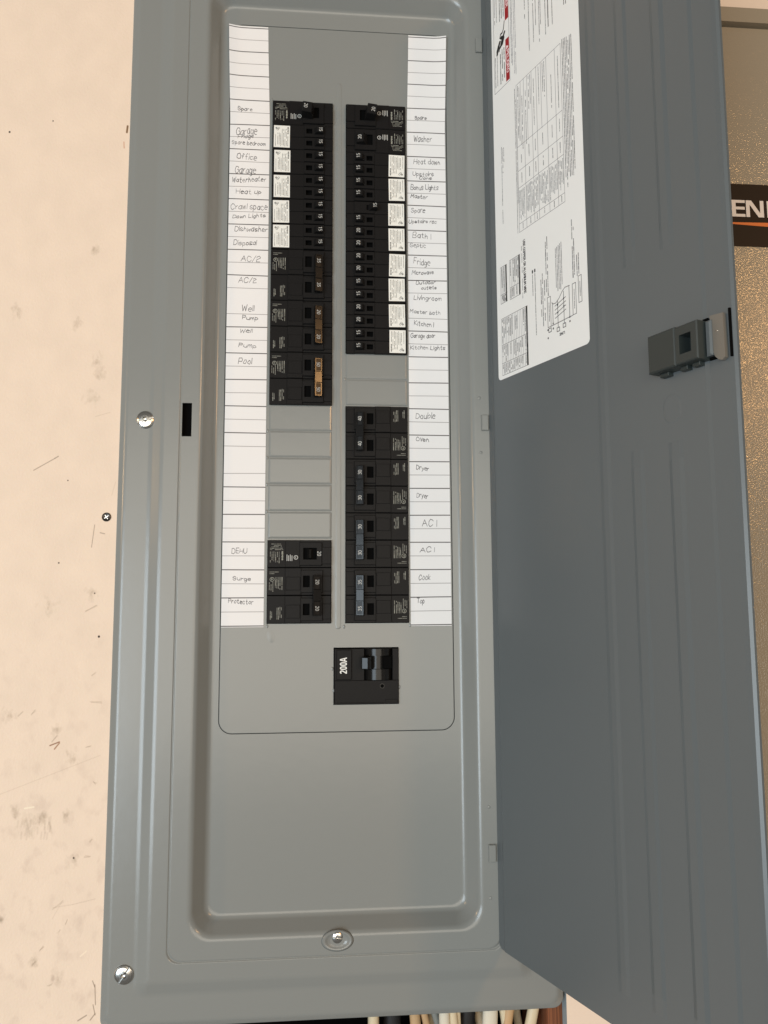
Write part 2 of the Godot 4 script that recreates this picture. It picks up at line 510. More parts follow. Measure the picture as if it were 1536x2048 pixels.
const RIGHT_WORDS := [
	["Spare", 179.7, 191.3, -11.4, -11.7, 3.6], ["Washer", 178.7, 196.6, -35.3, -34.4, 5.8], ["Heat down", 178.5, 204.4, -58.5, -58.7, 4.9],
	["Upstairs", 177.5, 197.9, -70.6, -71.0, 4.0], ["Cans", 183.8, 196.1, -74.3, -73.8, 3.1], ["Bonus Lights", 175.3, 202.4, -85.3, -85.0, 4.9],
	["Master", 175.2, 191.7, -93.7, -93.9, 3.5], ["Spare", 175.5, 189.0, -109.0, -108.5, 4.4], ["Upstairs rec", 173.3, 200.3, -120.1, -119.1, 3.5],
	["Bath 1", 177.0, 194.6, -134.4, -135.5, 5.2], ["Septic", 174.0, 189.5, -144.0, -144.8, 3.9], ["Fridge", 177.6, 193.5, -160.4, -162.5, 5.6],
	["Microwave", 175.8, 196.7, -171.7, -171.0, 3.5], ["Outdoor", 179.5, 198.3, -181.9, -181.3, 3.4], ["outlets", 184.9, 199.5, -186.5, -186.0, 3.0],
	["Livingroom", 177.3, 203.9, -197.4, -197.9, 4.3], ["Master bath", 173.4, 202.9, -210.3, -211.6, 3.4], ["Kitchen 1", 177.5, 196.5, -222.1, -223.3, 4.3],
	["Garage door", 174.1, 197.7, -234.9, -234.3, 3.8], ["Kitchen Lights", 173.6, 207.1, -246.3, -246.4, 3.8], ["Double", 178.3, 196.7, -314.1, -313.0, 5.4],
	["Oven", 178.1, 190.3, -335.5, -337.0, 4.1], ["Dryer", 178.3, 190.0, -362.9, -364.5, 4.1], ["Dryer", 178.5, 189.0, -389.3, -390.1, 4.4],
	["AC 1", 183.4, 197.2, -416.6, -416.6, 6.0], ["AC 1", 181.2, 194.9, -441.4, -440.6, 4.8], ["Cook", 179.8, 190.6, -466.4, -465.6, 4.7],
	["Top", 177.6, 184.7, -487.6, -487.6, 4.3]]

# ruled paper strip, 38 mm by 587 mm (y 78 .. -509)
func strip_picture(list: Array, x0: float, faint: Array, seed_: int) -> Image:
	rng.seed = seed_
	var kx := 190.0 / 38.0
	var ky := 2048.0 / 587.0
	var img := Image.create(190, 2048, false, Image.FORMAT_RGB8)
	img.fill(lin(0.83, 0.81, 0.80))
	for k in range(-3, 21):
		var y := (78.0 + 25.4 * k) * ky
		var s := rng.randf_range(-0.6, 0.6)
		if not k in faint:
			dab(img, Vector2(0, y + s), Vector2(190, y - s), 2.6, Color(0.16, 0.14, 0.14, 0.9))
		y += 12.7 * ky
		dab(img, Vector2(0, y + s), Vector2(190, y - s), 1.5, Color(0.42, 0.40, 0.40, 0.8))
	for w in list:
		var wide := text_width(w[0])
		var a := Vector2((w[1] - x0) * kx, (78.0 - w[3]) * ky)
		var b := Vector2((w[2] - x0) * kx, (78.0 - w[4]) * ky)
		write(img, w[0], a, (b - a) / wide, Vector2(0.25, -w[5] * ky / 8.0), 1.6, Color(0.13, 0.12, 0.13, 0.9), 0.5)
	return img

# the door's warning sticker: image x runs with u (20..140.5 mm from the hinge), image y down with v (565..144.5)
func sp(u: float, v: float) -> Vector2:
	return Vector2((u - 20.0) * 4.87, (565.0 - v) * 4.87)

func sticker_picture() -> Image:
	rng.seed = 91
	heavier = 1.3
	var img := Image.create(587, 2048, false, Image.FORMAT_RGB8)
	img.fill(lin(0.88, 0.88, 0.87))
	var ink := Color(0.13, 0.13, 0.15)
	var soft := Color(0.20, 0.20, 0.23, 0.95)
	var red := Color(0.62, 0.03, 0.09)
	# bordered warning with its two red bands
	for e in [[23.6, 424, 23.6, 545], [47.4, 424, 47.4, 545], [23.6, 424, 47.4, 424]]:
		dab(img, sp(e[0], e[1]), sp(e[2], e[3]), 1.6, soft)
	img.fill_rect(Rect2i(Vector2i(sp(41.7, 468)), Vector2i(26, 206)), red)
	img.fill_rect(Rect2i(Vector2i(sp(41.7, 545)), Vector2i(26, 280)), red)
	write(img, "PELIGRO", sp(43.0, 456), Vector2(0, 2.05), Vector2(2.2, 0), 3.6, Color(1, 0.93, 0.93))
	write(img, "DANGER", sp(43.0, 522), Vector2(0, 2.05), Vector2(2.2, 0), 3.6, Color(1, 0.93, 0.93))
	for k in 10:
		dab(img, sp(43.0 + k * 0.3, 459.2 - 2.0 + k * 0.2), sp(43.0 + k * 0.3, 459.2 + 2.0 - k * 0.2), 2.0, Color(1, 0.93, 0.93))
	for l in [[25.4, 0], [28.4, 0], [33.4, 1], [36.2, 1], [39.2, 1]]:
		var c: Color = ink if l[1] == 1 else soft
		words(img, sp(l[0], 461.0 + rng.randf_range(-3, 2)), sp(l[0], 428.0 + rng.randf_range(0, 5)), 3.6 if l[1] == 1 else 2.4, c, 0.95)
		words(img, sp(l[0], 545), sp(l[0], 490.0 + rng.randf_range(0, 8)), 3.6 if l[1] == 1 else 2.4, c, 0.95)
	# pictogram: a hand, a spark and a wire
	for s in [[40.5, 488, 39, 481, 2.4], [39, 481, 37, 478.5, 3], [37, 478.5, 34.5, 478.5, 4], [34.5, 478.5, 33.2, 475.5, 3], [33.2, 475.5, 35, 474, 2.4], [40.5, 477, 38, 473, 6], [38, 473, 35.5, 474.5, 8], [38, 472, 36, 468, 11], [36, 468, 33.5, 466, 7], [33, 471.5, 31, 468.5, 7], [31, 468.5, 29, 464.5, 8], [29.5, 466, 28.5, 461.5, 6], [32.5, 466, 31.5, 463, 4]]:
		dab(img, sp(s[0], s[1]), sp(s[2], s[3]), s[4] * 2.0, Color(0.05, 0.05, 0.06))
	# grey notes beside it
	for l in [[50.2, 545, 439, 3.0], [51.8, 545, 436, 3.0], [54.6, 545, 426, 2.6], [56.6, 545, 424, 2.6]]:
		words(img, sp(l[0], l[1]), sp(l[0], l[2]), l[3], Color(0.36, 0.36, 0.40, 0.8), 0.97)
	for l in [[70.9, 469, 2.6], [76.4, 434, 2.6], [82.6, 437, 2.6], [86, 452, 2.4], [90.6, 433, 2.6], [92.5, 448, 2.4], [99, 434, 2.6], [102.6, 439, 4.2], [108, 437, 2.6]]:
		words(img, sp(l[0], 548), sp(l[0], l[1]), l[2], ink if l[2] > 4 else soft, 0.95)
	for k in 4: words(img, sp(123 + k * 2.3, 548), sp(123 + k * 2.3, 440.0 + k * 3 + rng.randf_range(0, 5)), 3.0, soft, 0.9)
	# the long table
	for u in [55.9, 66.6, 77.8, 84.3, 98.0, 109.3, 117.0]:
		dab(img, sp(u, 413), sp(u, 272), 1.3, soft)
	for u in [62.0, 71.4, 90.6]:
		dab(img, sp(u, 413), sp(u, 352), 1.3, soft)
	for v in [413.0, 352.6, 329.6, 313.4, 279.8, 272.0]:
		dab(img, sp(55.9, v), sp(117.0, v), 1.3, soft)
	words(img, sp(53.6, 411), sp(53.6, 272), 2.2, soft, 0.98)
	words(img, sp(55.0, 400), sp(55.0, 300), 1.6, soft, 0.9)
	for l in [[58, 411], [60, 411], [64, 398], [69, 400], [73.5, 411], [75.8, 411], [80.5, 404], [87.5, 411], [93, 411], [95.2, 411], [104, 396], [113, 404]]:
		words(img, sp(l[0], l[1]), sp(l[0], l[1] - rng.randf_range(22, 54)), 2.3, soft, 0.92)
	var cells := [55.9, 66.6, 77.8, 84.3, 98.0, 109.3, 117.0]
	for i in 6:
		var ua: float = cells[i]
		var ub: float = cells[i + 1]
		var um := (ua + ub) / 2
		words(img, sp(um, 347), sp(um, 336), 2.6, soft, 0.95)
		words(img, sp(um, 326), sp(um, 317), 2.6, soft, 0.95)
		words(img, sp(um, 278.6), sp(um, 273.5), 2.6, soft, 0.95)
		var u := ua + 1.3
		while u < ub - 0.8:
			words(img, sp(u, 311.5 - rng.randf_range(0, 2)), sp(u, 281.5 + rng.randf_range(0, 7)), 2.5, Color(0.25, 0.27, 0.30, 0.85), 0.9)
			u += 1.75
	for k in 7:
		words(img, sp(119.2 + k * 1.85, 415 - k * 0.5), sp(119.2 + k * 1.85, 281 + rng.randf_range(0, 14)), 2.6, ink if k == 6 else soft, 0.95)
	# single lines near the hinge
	words(img, sp(31.9, 366), sp(31.9, 291), 2.2, soft, 0.95)
	words(img, sp(33.6, 364), sp(33.6, 340), 2.2, soft, 0.95)
	words(img, sp(35.2, 364), sp(35.2, 350), 2.2, soft, 0.95)
	# small black-headed tables
	for t in [[26.0, 35.9, 250.4, 215.6, 5, [224.0]], [40.0, 55.5, 251.9, 215.0, 6, [226.0]], [26.2, 64.3, 201.2, 148.0, 15, [176.3, 159.2]]]:
		var u0: float = t[0]; var u1: float = t[1]; var va: float = t[2]; var vb: float = t[3]
		var head := 2.2
		img.fill_rect(Rect2i(Vector2i(sp(u1 - head, va)), Vector2i(int(head * 4.87), int((va - vb) * 4.87))), Color(0.06, 0.06, 0.07))
		words(img, sp(u1 - head / 2, va - 4), sp(u1 - head / 2, vb + 5), 2.2, Color(0.7, 0.7, 0.7, 0.8), 0.7)
		var rows: int = t[4]
		for k in rows + 1:
			var u := lerpf(u0, u1 - head, float(k) / rows)
			dab(img, sp(u, va), sp(u, vb), 1.0, soft)
			if k < rows:
				var um := u + (u1 - head - u0) / rows * 0.5
				var cuts: Array = [va] + t[5] + [vb]
				for j in cuts.size() - 1:
					if rng.randf() < 0.85: words(img, sp(um, cuts[j] - 1.2), sp(um, lerpf(cuts[j], cuts[j + 1], rng.randf_range(0.55, 0.95))), 2.5, ink, 0.9)
		for v in [va, vb] + t[5]: dab(img, sp(u0, v), sp(u1, v), 1.3, ink)
	# bold title and its sub-title
	write(img, "USE COPPER OR ALUMINUM WIRE", sp(60.5, 262.5), Vector2(0, 1.14), Vector2(1.6, 0), 2.6, ink)
	words(img, sp(58.3, 258), sp(58.3, 210), 2.0, soft, 0.9)
	for s in [[72.5, 228, 207], [75.7, 228, 171]]:
		dab(img, sp(s[0], 229.5), sp(s[0], 228), 8.0, ink)
		words(img, sp(s[0], 226), sp(s[0], s[2]), 2.4, ink, 0.97)
	for l in [[83.5, 221, 180], [85.5, 222, 176], [88, 215, 180], [92.6, 252, 200], [90.6, 248, 204], [123.8, 253, 203], [125.6, 246, 206], [128.6, 221, 204], [130.6, 222, 205]]:
		words(img, sp(l[0], l[1]), sp(l[0], l[2]), 3.0, soft, 0.85)
	for k in 5: words(img, sp(103.2 + k * 1.8, 237.0 + k * 0.7), sp(103.2 + k * 1.8, 199.0 + rng.randf_range(-1, 5)), 2.4, soft, 0.95)
	# wiring diagram
	for b in [[91.2, 95.2, 198.5, 172.5], [122.4, 126.4, 199, 173.2], [129.6, 133.2, 203, 181]]:
		for e in [[b[0], b[2], b[0], b[3]], [b[1], b[2], b[1], b[3]], [b[0], b[2], b[1], b[2]], [b[0], b[3], b[1], b[3]]]:
			dab(img, sp(e[0], e[1]), sp(e[2], e[3]), 2.0, ink)
		words(img, sp((b[0] + b[1]) / 2, b[2] - 5), sp((b[0] + b[1]) / 2, b[3] + 5), 2.6, soft, 0.95)
	for l in [[97.8, 191, 97.8, 174], [104, 192, 104, 168.5], [111.6, 197, 111.6, 169.5], [118.4, 199.5, 118.4, 173], [95, 172.5, 122, 173], [100.5, 188, 114, 191.5], [100.5, 184.5, 114, 188], [100.5, 181, 114, 184.5], [100.5, 177.5, 114, 181], [96.8, 192.3, 98.6, 190.6], [98.6, 190.6, 102, 190.4], [102, 190.4, 106, 193], [106, 193, 110, 197.5], [110, 197.5, 113.5, 199.6], [113.5, 199.6, 119, 199.2]]:
		dab(img, sp(l[0], l[1]), sp(l[2], l[3]), 2.3, ink)
	for d in [[104, 188], [111.6, 191], [104, 181.5], [111.6, 184.6], [97.8, 174], [118.4, 173], [97.8, 169.8], [118.4, 169.4], [91, 163.5], [91, 170.5]]:
		dab(img, sp(d[0], d[1]), sp(d[0], d[1] - 0.2), 7.0, ink)
	for s in [[104, 167], [111.6, 168.2], [93.6, 169.6]]:
		for e in [[-1.6, -1.6, 1.6, -1.6], [1.6, -1.6, 1.6, 1.6], [1.6, 1.6, -1.6, 1.6], [-1.6, 1.6, -1.6, -1.6]]:
			dab(img, sp(s[0] + e[0], s[1] + e[1]), sp(s[0] + e[2], s[1] + e[3]), 2.6, ink)
	heavier = 1.0
	write(img, "LINE", sp(111.6, 163.0), Vector2(-1.15, 0), Vector2(0, 1.15), 2.2, ink)
	return img

# the white sticker on a twin breaker: words run downwards
func twin_picture() -> Image:
	rng.seed = 33
	var img := Image.create(168, 248, false, Image.FORMAT_RGB8)
	img.fill(lin(0.80, 0.80, 0.76))
	var ink := Color(0.12, 0.12, 0.12)
	write(img, "SIEMENS", Vector2(143, 14), Vector2(0, 1.5), Vector2(1.3, 0), 2.6, ink)
	words(img, Vector2(147, 118), Vector2(147, 232), 4.5, ink, 0.95)
	for k in 7:
		words(img, Vector2(132 - k * 15, 30.0 + rng.randf_range(0, 12) + (50 if k > 3 else 0)), Vector2(132 - k * 15, 236.0 - rng.randf_range(0, 20)), 4.2, ink, 0.9)
	words(img, Vector2(18, 100), Vector2(18, 236), 4.0, ink, 0.9)
	for k in 3:
		for i in 14:
			var a := TAU * i / 14
			var b := TAU * (i + 1) / 14
			var c := Vector2(26 + k * 13, 30 + (k % 2) * 16)
			dab(img, c + Vector2(cos(a), sin(a)) * 9, c + Vector2(cos(b), sin(b)) * 9, 2.6, ink)
	write(img, "UL", Vector2(22, 24), Vector2(0, 0.9), Vector2(1.1, 0), 2.2, ink)
	return img

# grey print straight on the black plastic, 15 mm by 23 mm
func print_picture(which: int) -> Image:
	rng.seed = 51 + which
	var img := Image.create(150, 230, false, Image.FORMAT_RGB8)
	img.fill(lin(0.0122, 0.0116, 0.0116))
	var ink := Color(0.62, 0.62, 0.58)
	if which == 0:
		words(img, Vector2(14, 22), Vector2(94, 22), 6, ink, 0.95)
		words(img, Vector2(14, 38), Vector2(62, 38), 7, ink, 0.98)
		for i in 16:
			var a := TAU * i / 16
			var b := TAU * (i + 1) / 16
			dab(img, Vector2(36, 92) + Vector2(cos(a), sin(a)) * 19, Vector2(36, 92) + Vector2(cos(b), sin(b)) * 19, 4, ink)
		write(img, "UL", Vector2(30, 80), Vector2(0, 1.5), Vector2(1.4, 0), 3, ink)
		words(img, Vector2(12, 120), Vector2(12, 190), 6, ink, 0.9)
		words(img, Vector2(28, 122), Vector2(28, 196), 6, ink, 0.9)
		words(img, Vector2(44, 118), Vector2(44, 206), 6, ink, 0.9)
		for k in 4: words(img, Vector2(66 + k * 14, 72), Vector2(66 + k * 14, 176.0 + rng.randf_range(-10, 14)), 6, ink, 0.92)
		words(img, Vector2(126, 72), Vector2(126, 190), 8, ink, 0.95)
	elif which == 1:
		words(img, Vector2(24, 130), Vector2(24, 204), 8, ink, 0.95)
		words(img, Vector2(36, 134), Vector2(36, 190), 6, ink, 0.8)
		for k in 4: words(img, Vector2(84 + k * 13, 94.0 + rng.randf_range(-6, 10)), Vector2(84 + k * 13, 200.0 + rng.randf_range(-14, 6)), 6, ink, 0.92)
	else:
		for k in 3: words(img, Vector2(28, 22 + k * 13), Vector2(118, 22 + k * 13), 5.5, ink, 0.9)
		words(img, Vector2(16, 62), Vector2(134, 62), 6, ink, 0.9)
		words(img, Vector2(16, 76), Vector2(134, 76), 6, ink, 0.9)
		write(img, "SIEMENS", Vector2(122, 92), Vector2(0, 1.55), Vector2(1.3, 0), 4, ink)
		for k in 6: words(img, Vector2(18 + k * 16, 92.0 + rng.randf_range(0, 8)), Vector2(18 + k * 16, 208.0 - rng.randf_range(0, 40)), 6, ink, 0.92)
	return img

func numeral(s: String, cap: float, bold := false) -> TextMesh:
	var key := "%s %.2f %s" % [s, cap, bold]
	if T.has(key): return T[key]
	var f := SystemFont.new()
	f.font_names = PackedStringArray(["Droid Sans"])
	if bold: f.font_weight = 700
	var t := TextMesh.new()
	t.text = s
	t.font = f
	t.font_size = 48
	t.pixel_size = cap * 0.001 / (48 * 0.714)
	t.depth = 0.0002
	t.curve_step = 2.0
	T[key] = t
	return t

# ------------------------------------------------------------------ the wall
func build_wall():
	var wall := MeshInstance3D.new()
	wall.name = "wall"
	wall.position = W(0, 0, 0)
	var st := begin()
	var z := 6.0
	var n := Vector3(0, 0, 1)
	var xs := [-1500.0, -80.0, 306.8, 2200.0]
	var ys := [-1900.0, -905.0, 160.0, 800.0]
	for i in 3:
		for j in 3:
			if i == 1 and j == 1: continue
			var q := [Vector3(xs[i], ys[j], z), Vector3(xs[i + 1], ys[j], z), Vector3(xs[i + 1], ys[j + 1], z), Vector3(xs[i], ys[j + 1], z)]
			var uv := []
			for p in q: uv.append(Vector2((p.x - WX0) / 200.0, (WY1 - p.y) / 1030.0))
			tri(st, q[0], q[1], q[2], n, uv[0], uv[1], uv[2])
			tri(st, q[0], q[2], q[3], n, uv[0], uv[2], uv[3])
	# thickness behind: back sheet far enough to close it
	wall.mesh = done(st)
	wall.material_override = M.wall
	wall.set_meta("kind", "structure")
	add_child(wall)
	# cut edge of the board round the opening
	st = begin()
	var a := [Vector3(-80, -905, z), Vector3(306.8, -905, z), Vector3(306.8, 160, z), Vector3(-80, 160, z)]
	for i in 4:
		var p: Vector3 = a[i]
		var q: Vector3 = a[(i + 1) % 4]
		var steps := 24
		for k in steps:
			var s := p.lerp(q, float(k) / steps)
			var e := p.lerp(q, float(k + 1) / steps)
			var inn := (Vector3(113, -372, z) - (p + q) / 2)
			inn = Vector3(signf(inn.x), 0, 0) if absf(p.x - q.x) < 1 else Vector3(0, signf(inn.y), 0)
			var back := Vector3(0, 0, -13)
			quad(st, s, e, e + back, s + back, inn)
	var edge := part("cut_edge", done(st), M.drywall_edge, wall)
	edge.set_meta("label", "pale blue-grey cut edge of the wall board")
	# dark hollow behind the opening
	st = begin()
	var x0 := -120.0; var x1 := 420.0; var y0 := -960.0; var y1 := 200.0; var zb := -105.0; var zf := -7.2
	quad(st, Vector3(x0, y0, zb), Vector3(x1, y0, zb), Vector3(x1, y1, zb), Vector3(x0, y1, zb), n)
	quad(st, Vector3(x0, y0, zb), Vector3(x0, y1, zb), Vector3(x0, y1, zf), Vector3(x0, y0, zf), Vector3(1, 0, 0))
	quad(st, Vector3(x1, y0, zb), Vector3(x1, y1, zb), Vector3(x1, y1, zf), Vector3(x1, y0, zf), Vector3(-1, 0, 0))
	quad(st, Vector3(x0, y1, zb), Vector3(x1, y1, zb), Vector3(x1, y1, zf), Vector3(x0, y1, zf), Vector3(0, -1, 0))
	quad(st, Vector3(x0, y0, zb), Vector3(x1, y0, zb), Vector3(x1, y0, zf), Vector3(x0, y0, zf), Vector3(0, 1, 0))
	part("wall_cavity", done(st), M.void, wall)
	# stud beside the opening
	var stud := thing("wall_stud", "reddish brown wooden wall stud beside the cables under the panel", "wood stud", W(313, -960, -55))
	st = begin()
	full_box(st, -19, 19, 0, 1150, -46, 44)
	part("timber", done(st), M.wood, stud)
	# drywall screw left in the wall
	var sc := thing("drywall_screw", "small dark crosshead screw set in the peach wall left of the panel", "screw", W(-102.9, -409.9, 6))
	st = begin()
	lathe(st, [Vector2(4.1, 0), Vector2(4.0, 0.7), Vector2(3.4, 1.0), Vector2(1.7, 0.5), Vector2(0, 0.4)], Vector3.ZERO, 20)
	part("head", done(st), M.dark_steel, sc)
	st = begin()
	for k in 2:
		var r := [Vector2(2.2, 0.35).rotated(0.6 + k * PI / 2), Vector2(2.2, -0.35).rotated(0.6 + k * PI / 2), Vector2(-2.2, -0.35).rotated(0.6 + k * PI / 2), Vector2(-2.2, 0.35).rotated(0.6 + k * PI / 2)]
		var lo := []
		var hi := []
		for p in r:
			lo.append(Vector3(p.x, p.y, 0.3)); hi.append(Vector3(p.x, p.y, 0.72 + 0.03 * k))
		loft(st, [lo, hi], Vector3(0, 0, 0.5))
	part("cross_recess", done(st), M.steel, sc)

# ------------------------------------------------------------------ the panel
func rings_of(prof: Array) -> Array:
	# outer edge x -94..304, y -834..174; the border is narrower above and below
	var out := []
	for p in prof:
		var dx: float = p[0]
		var dy: float = dx * 20.0 / 29.0 if dx < 29.0 else dx - 9.0
		var foot: float = lerpf(-842.5, -814.0, dx / 29.0) if dx < 29.0 else -834.0 + dx - 9.0
		var rg := ring(-94 + dx, 304 - dx, foot, 174 - dy, maxf(p[2], 0.3), p[1])
		var ns := []
		for o in rg[1]: ns.append((-o * p[3] + Vector3(0, 0, p[4])).normalized())
		out.append([rg[0], ns])
	return out

func build_panel():
	var o := thing("breaker_panel", "tall grey electrical panel with its door open and two columns of breakers", "electrical panel", W(0, 0, 0))
	# -- pressed steel trim
	var prof := soften([[0, 4.5, 9, 0], [0.3, 7.0, 9, 1.2], [6.5, 11, 8, 2.2], [29, 11, 9, 2.4], [40, 15.2, 2.6, 2.2], [54.6, 15.2, 10, 0.4], [55.6, 14.4, 11, 0.35], [56.8, 15.2, 12, 0.4],
		[57.2, 15.2, 12, 0], [65.8, 15.2, 15, 0], [74, 15.2, 20, 3.6], [85, 0, 11, 3.6], [90, 0, 10, 0]])
	var rs := rings_of(prof)
	var st := begin()
	for k in rs.size() - 1:
		var cnt: int = rs[k][0].size()
		var slot: bool = absf(prof[k][0] - 57.2) < 0.01 and absf(prof[k + 1][0] - 65.8) < 0.01
		for i in cnt:
			var j := (i + 1) % cnt
			var a: Vector3 = rs[k][0][i]; var b: Vector3 = rs[k][0][j]; var c: Vector3 = rs[k + 1][0][j]; var d: Vector3 = rs[k + 1][0][i]
			if slot and a.x < 0 and absf(a.y - b.y) > 300:      # the left side, where the latch slot is cut
				var up := Vector3(0, 0, 1)
				var za := a.z
				quad(st, a, Vector3(a.x, -306.3, za), Vector3(d.x, -306.3, za), d, up)
				quad(st, b, Vector3(a.x, -337.2, za), Vector3(d.x, -337.2, za), c, up)
				for e in [[a.x, -306.3, d.x, -306.3, 0, -1], [a.x, -337.2, d.x, -337.2, 0, 1], [a.x, -306.3, a.x, -337.2, 1, 0], [d.x, -306.3, d.x, -337.2, -1, 0]]:
					quad(st, Vector3(e[0], e[1], za), Vector3(e[2], e[3], za), Vector3(e[2], e[3], za - 1.4), Vector3(e[0], e[1], za - 1.4), Vector3(e[4], e[5], 0))
				continue
			quad_smooth(st, [a, b, c, d], [rs[k][1][i], rs[k][1][j], rs[k + 1][1][j], rs[k + 1][1][i]])
	# floor of the recess round the removable plate
	var last: Array = rs[-1][0]
	var hole: Array = ring(-1.45, 211.85, -603.45, 79.85, 12.1, 0)[0]
	var hole_low: Array = ring(-1.45, 211.85, -603.45, 79.85, 12.1, -1.0)[0]
	for i in last.size():
		var j := (i + 1) % last.size()
		quad(st, last[i], last[j], hole[j], hole[i], Vector3(0, 0, 1))
		quad_out(st, hole[i], hole[j], hole_low[j], hole_low[i], (hole[i] + hole[j]) * 0.5 + ((hole[i] + hole[j]) * 0.5 - Vector3(105, -262, 0)).normalized() * 5)
	part("trim_frame", done(st), M.paint, o)
	# darkness behind the latch slot and the plate
	st = begin()
	full_box(st, -40, -25, -345, -300, -1.5, 9.5)
	part("latch_slot", done(st), M.void, o).set_meta("label", "black rectangular latch slot in the left border")
	st = begin()
	quad(st, Vector3(-4, -608, -6.5), Vector3(215, -608, -6.5), Vector3(215, 84, -6.5), Vector3(-4, 84, -6.5), Vector3(0, 0, 1))
	part("panel_interior", done(st), M.void, o)
	# -- removable plate with its breaker windows
	st = begin()
	var pz := 0.35
	var r0 := ring(-0.9, 211.3, -602.9, 79.3, 11.6, pz - 1.6)
	var r1 := ring(-0.9, 211.3, -602.9, 79.3, 11.6, pz - 0.5)
	var r2 := ring(-0.4, 210.8, -602.4, 78.8, 11.2, pz)
	var r3 := ring(14, 196, -588, 64, 0.01, pz)
	var mid := Vector3(105, -262, -20)
	for i in r0[0].size():
		var j: int = (i + 1) % r0[0].size()
		quad_out(st, r0[0][i], r0[0][j], r1[0][j], r1[0][i], mid)
		quad_out(st, r1[0][i], r1[0][j], r2[0][j], r2[0][i], mid)
		quad(st, r2[0][i], r2[0][j], r3[0][j], r3[0][i], Vector3(0, 0, 1))
	var holes := [[40.2, 99.0, -302.6, 0.6], [40.2, 99.0, -506.2, -430.0], [111.6, 170.6, -252.0, 0.6], [111.6, 170.6, -506.2, -303.2], [101.0, 160.6, -579.2, -528.0]]
	var xs := [14.0, 196.0]
	var ys := [-588.0, 64.0]
	for h in holes:
		for v in [h[0], h[1]]:
			if not v in xs: xs.append(v)
		for v in [h[2], h[3]]:
			if not v in ys: ys.append(v)
	xs.sort(); ys.sort()
	for i in xs.size() - 1:
		for j in ys.size() - 1:
			var cx: float = (xs[i] + xs[i + 1]) / 2
			var cy: float = (ys[j] + ys[j + 1]) / 2
			var inside := false
			for h in holes:
				if cx > h[0] and cx < h[1] and cy > h[2] and cy < h[3]: inside = true
			if not inside:
				quad(st, Vector3(xs[i], ys[j], pz), Vector3(xs[i + 1], ys[j], pz), Vector3(xs[i + 1], ys[j + 1], pz), Vector3(xs[i], ys[j + 1], pz), Vector3(0, 0, 1))
	for h in holes:
		var c := Vector3((h[0] + h[1]) / 2, (h[2] + h[3]) / 2, -2)
		var a := rect(h[0], h[1], h[2], h[3], pz)
		var b := rect(h[0], h[1], h[2], h[3], -5.5)
		for i in 4:
			var j := (i + 1) % 4
			var n: Vector3 = (a[j] - a[i]).cross(Vector3(0, 0, 1)).normalized()
			if n.dot(c - a[i]) < 0: n = -n
			quad(st, a[i], a[j], b[j], b[i], n)
	part("dead_front_plate", done(st), M.paint, o)
	# -- pressed rib between the columns
	st = begin()
	var seg := 8
	for k in seg:
		var s := PI * k / seg
		var e := PI * (k + 1) / seg
		var p := Vector3(105.2 - 2.6 * cos(s), 0, 0.3 + 0.55 * sin(s))
		var q := Vector3(105.2 - 2.6 * cos(e), 0, 0.3 + 0.55 * sin(e))
		var np := Vector3(-cos(s) * 0.55, 0, 2.6 * sin(s) + 0.6).normalized()
		var nq := Vector3(-cos(e) * 0.55, 0, 2.6 * sin(e) + 0.6).normalized()
		quad_smooth(st, [p + Vector3(0, -509, 0), q + Vector3(0, -509, 0), q + Vector3(0, 20, 0), p + Vector3(0, 20, 0)], [np, nq, nq, np])
	lathe(st, [Vector2(2.6, 0.3), Vector2(2.2, 0.58), Vector2(1.4, 0.78), Vector2(0, 0.85)], Vector3(105.2, -509, 0), 16)
	lathe(st, [Vector2(2.6, 0.3), Vector2(2.2, 0.58), Vector2(1.4, 0.78), Vector2(0, 0.85)], Vector3(105.2, 20, 0), 16)
	part("center_rib", done(st), M.paint, o)
	# -- blank filler plates over the unused places
	st = begin()
	loft(st, [rect(-29.2, 29.2, -12.3, 12.3, -1), rect(-29.2, 29.2, -12.3, 12.3, 0.5), rect(-28.6, 28.6, -11.7, 11.7, 1.0), rect(-27.4, 27.4, -10.6, 10.6, 1.35)], Vector3(0, 0, -2))
	var filler := done(st)
	for y in [-315.2, -340.4, -365.6, -390.8, -416.2]:
		part("filler_plate", filler, M.paint, o, V(69.6, y, 0))
	for y in [-264.4, -289.8]:
		part("filler_plate", filler, M.paint, o, V(141.2, y, 0))
	# -- stubs left by broken-out knockouts, and a bent spot below the left column
	st = begin()
	lathe(st, [Vector2(1.1, 0), Vector2(0.8, 0.5), Vector2(0, 0.75)], Vector3.ZERO, 10, 1.0, 1.7)
	var nub := done(st)
	for p in [[41.0, -508.3], [110.6, -509.2], [171.4, -508.2], [39.2, -328.0], [39.2, -353.2], [39.2, -378.4], [39.2, -403.6], [39.4, 1.8], [110.8, -277.2], [101.0, -566.4], [161.2, -564.0], [100.0, -547.0]]:
		part("knockout_stub", nub, M.paint, o, V(p[0], p[1], 0.3))
	st = begin()
	lathe(st, [Vector2(5.0, 0.0), Vector2(4.0, 0.05), Vector2(2.6, 0.18), Vector2(1.2, 0.29), Vector2(0, 0.33)], Vector3.ZERO, 18, 0.9, 1.5)
	part("bent_spot", done(st), M.paint, o, V(44.5, -517.5, 0.3)).rotation.z = 0.25
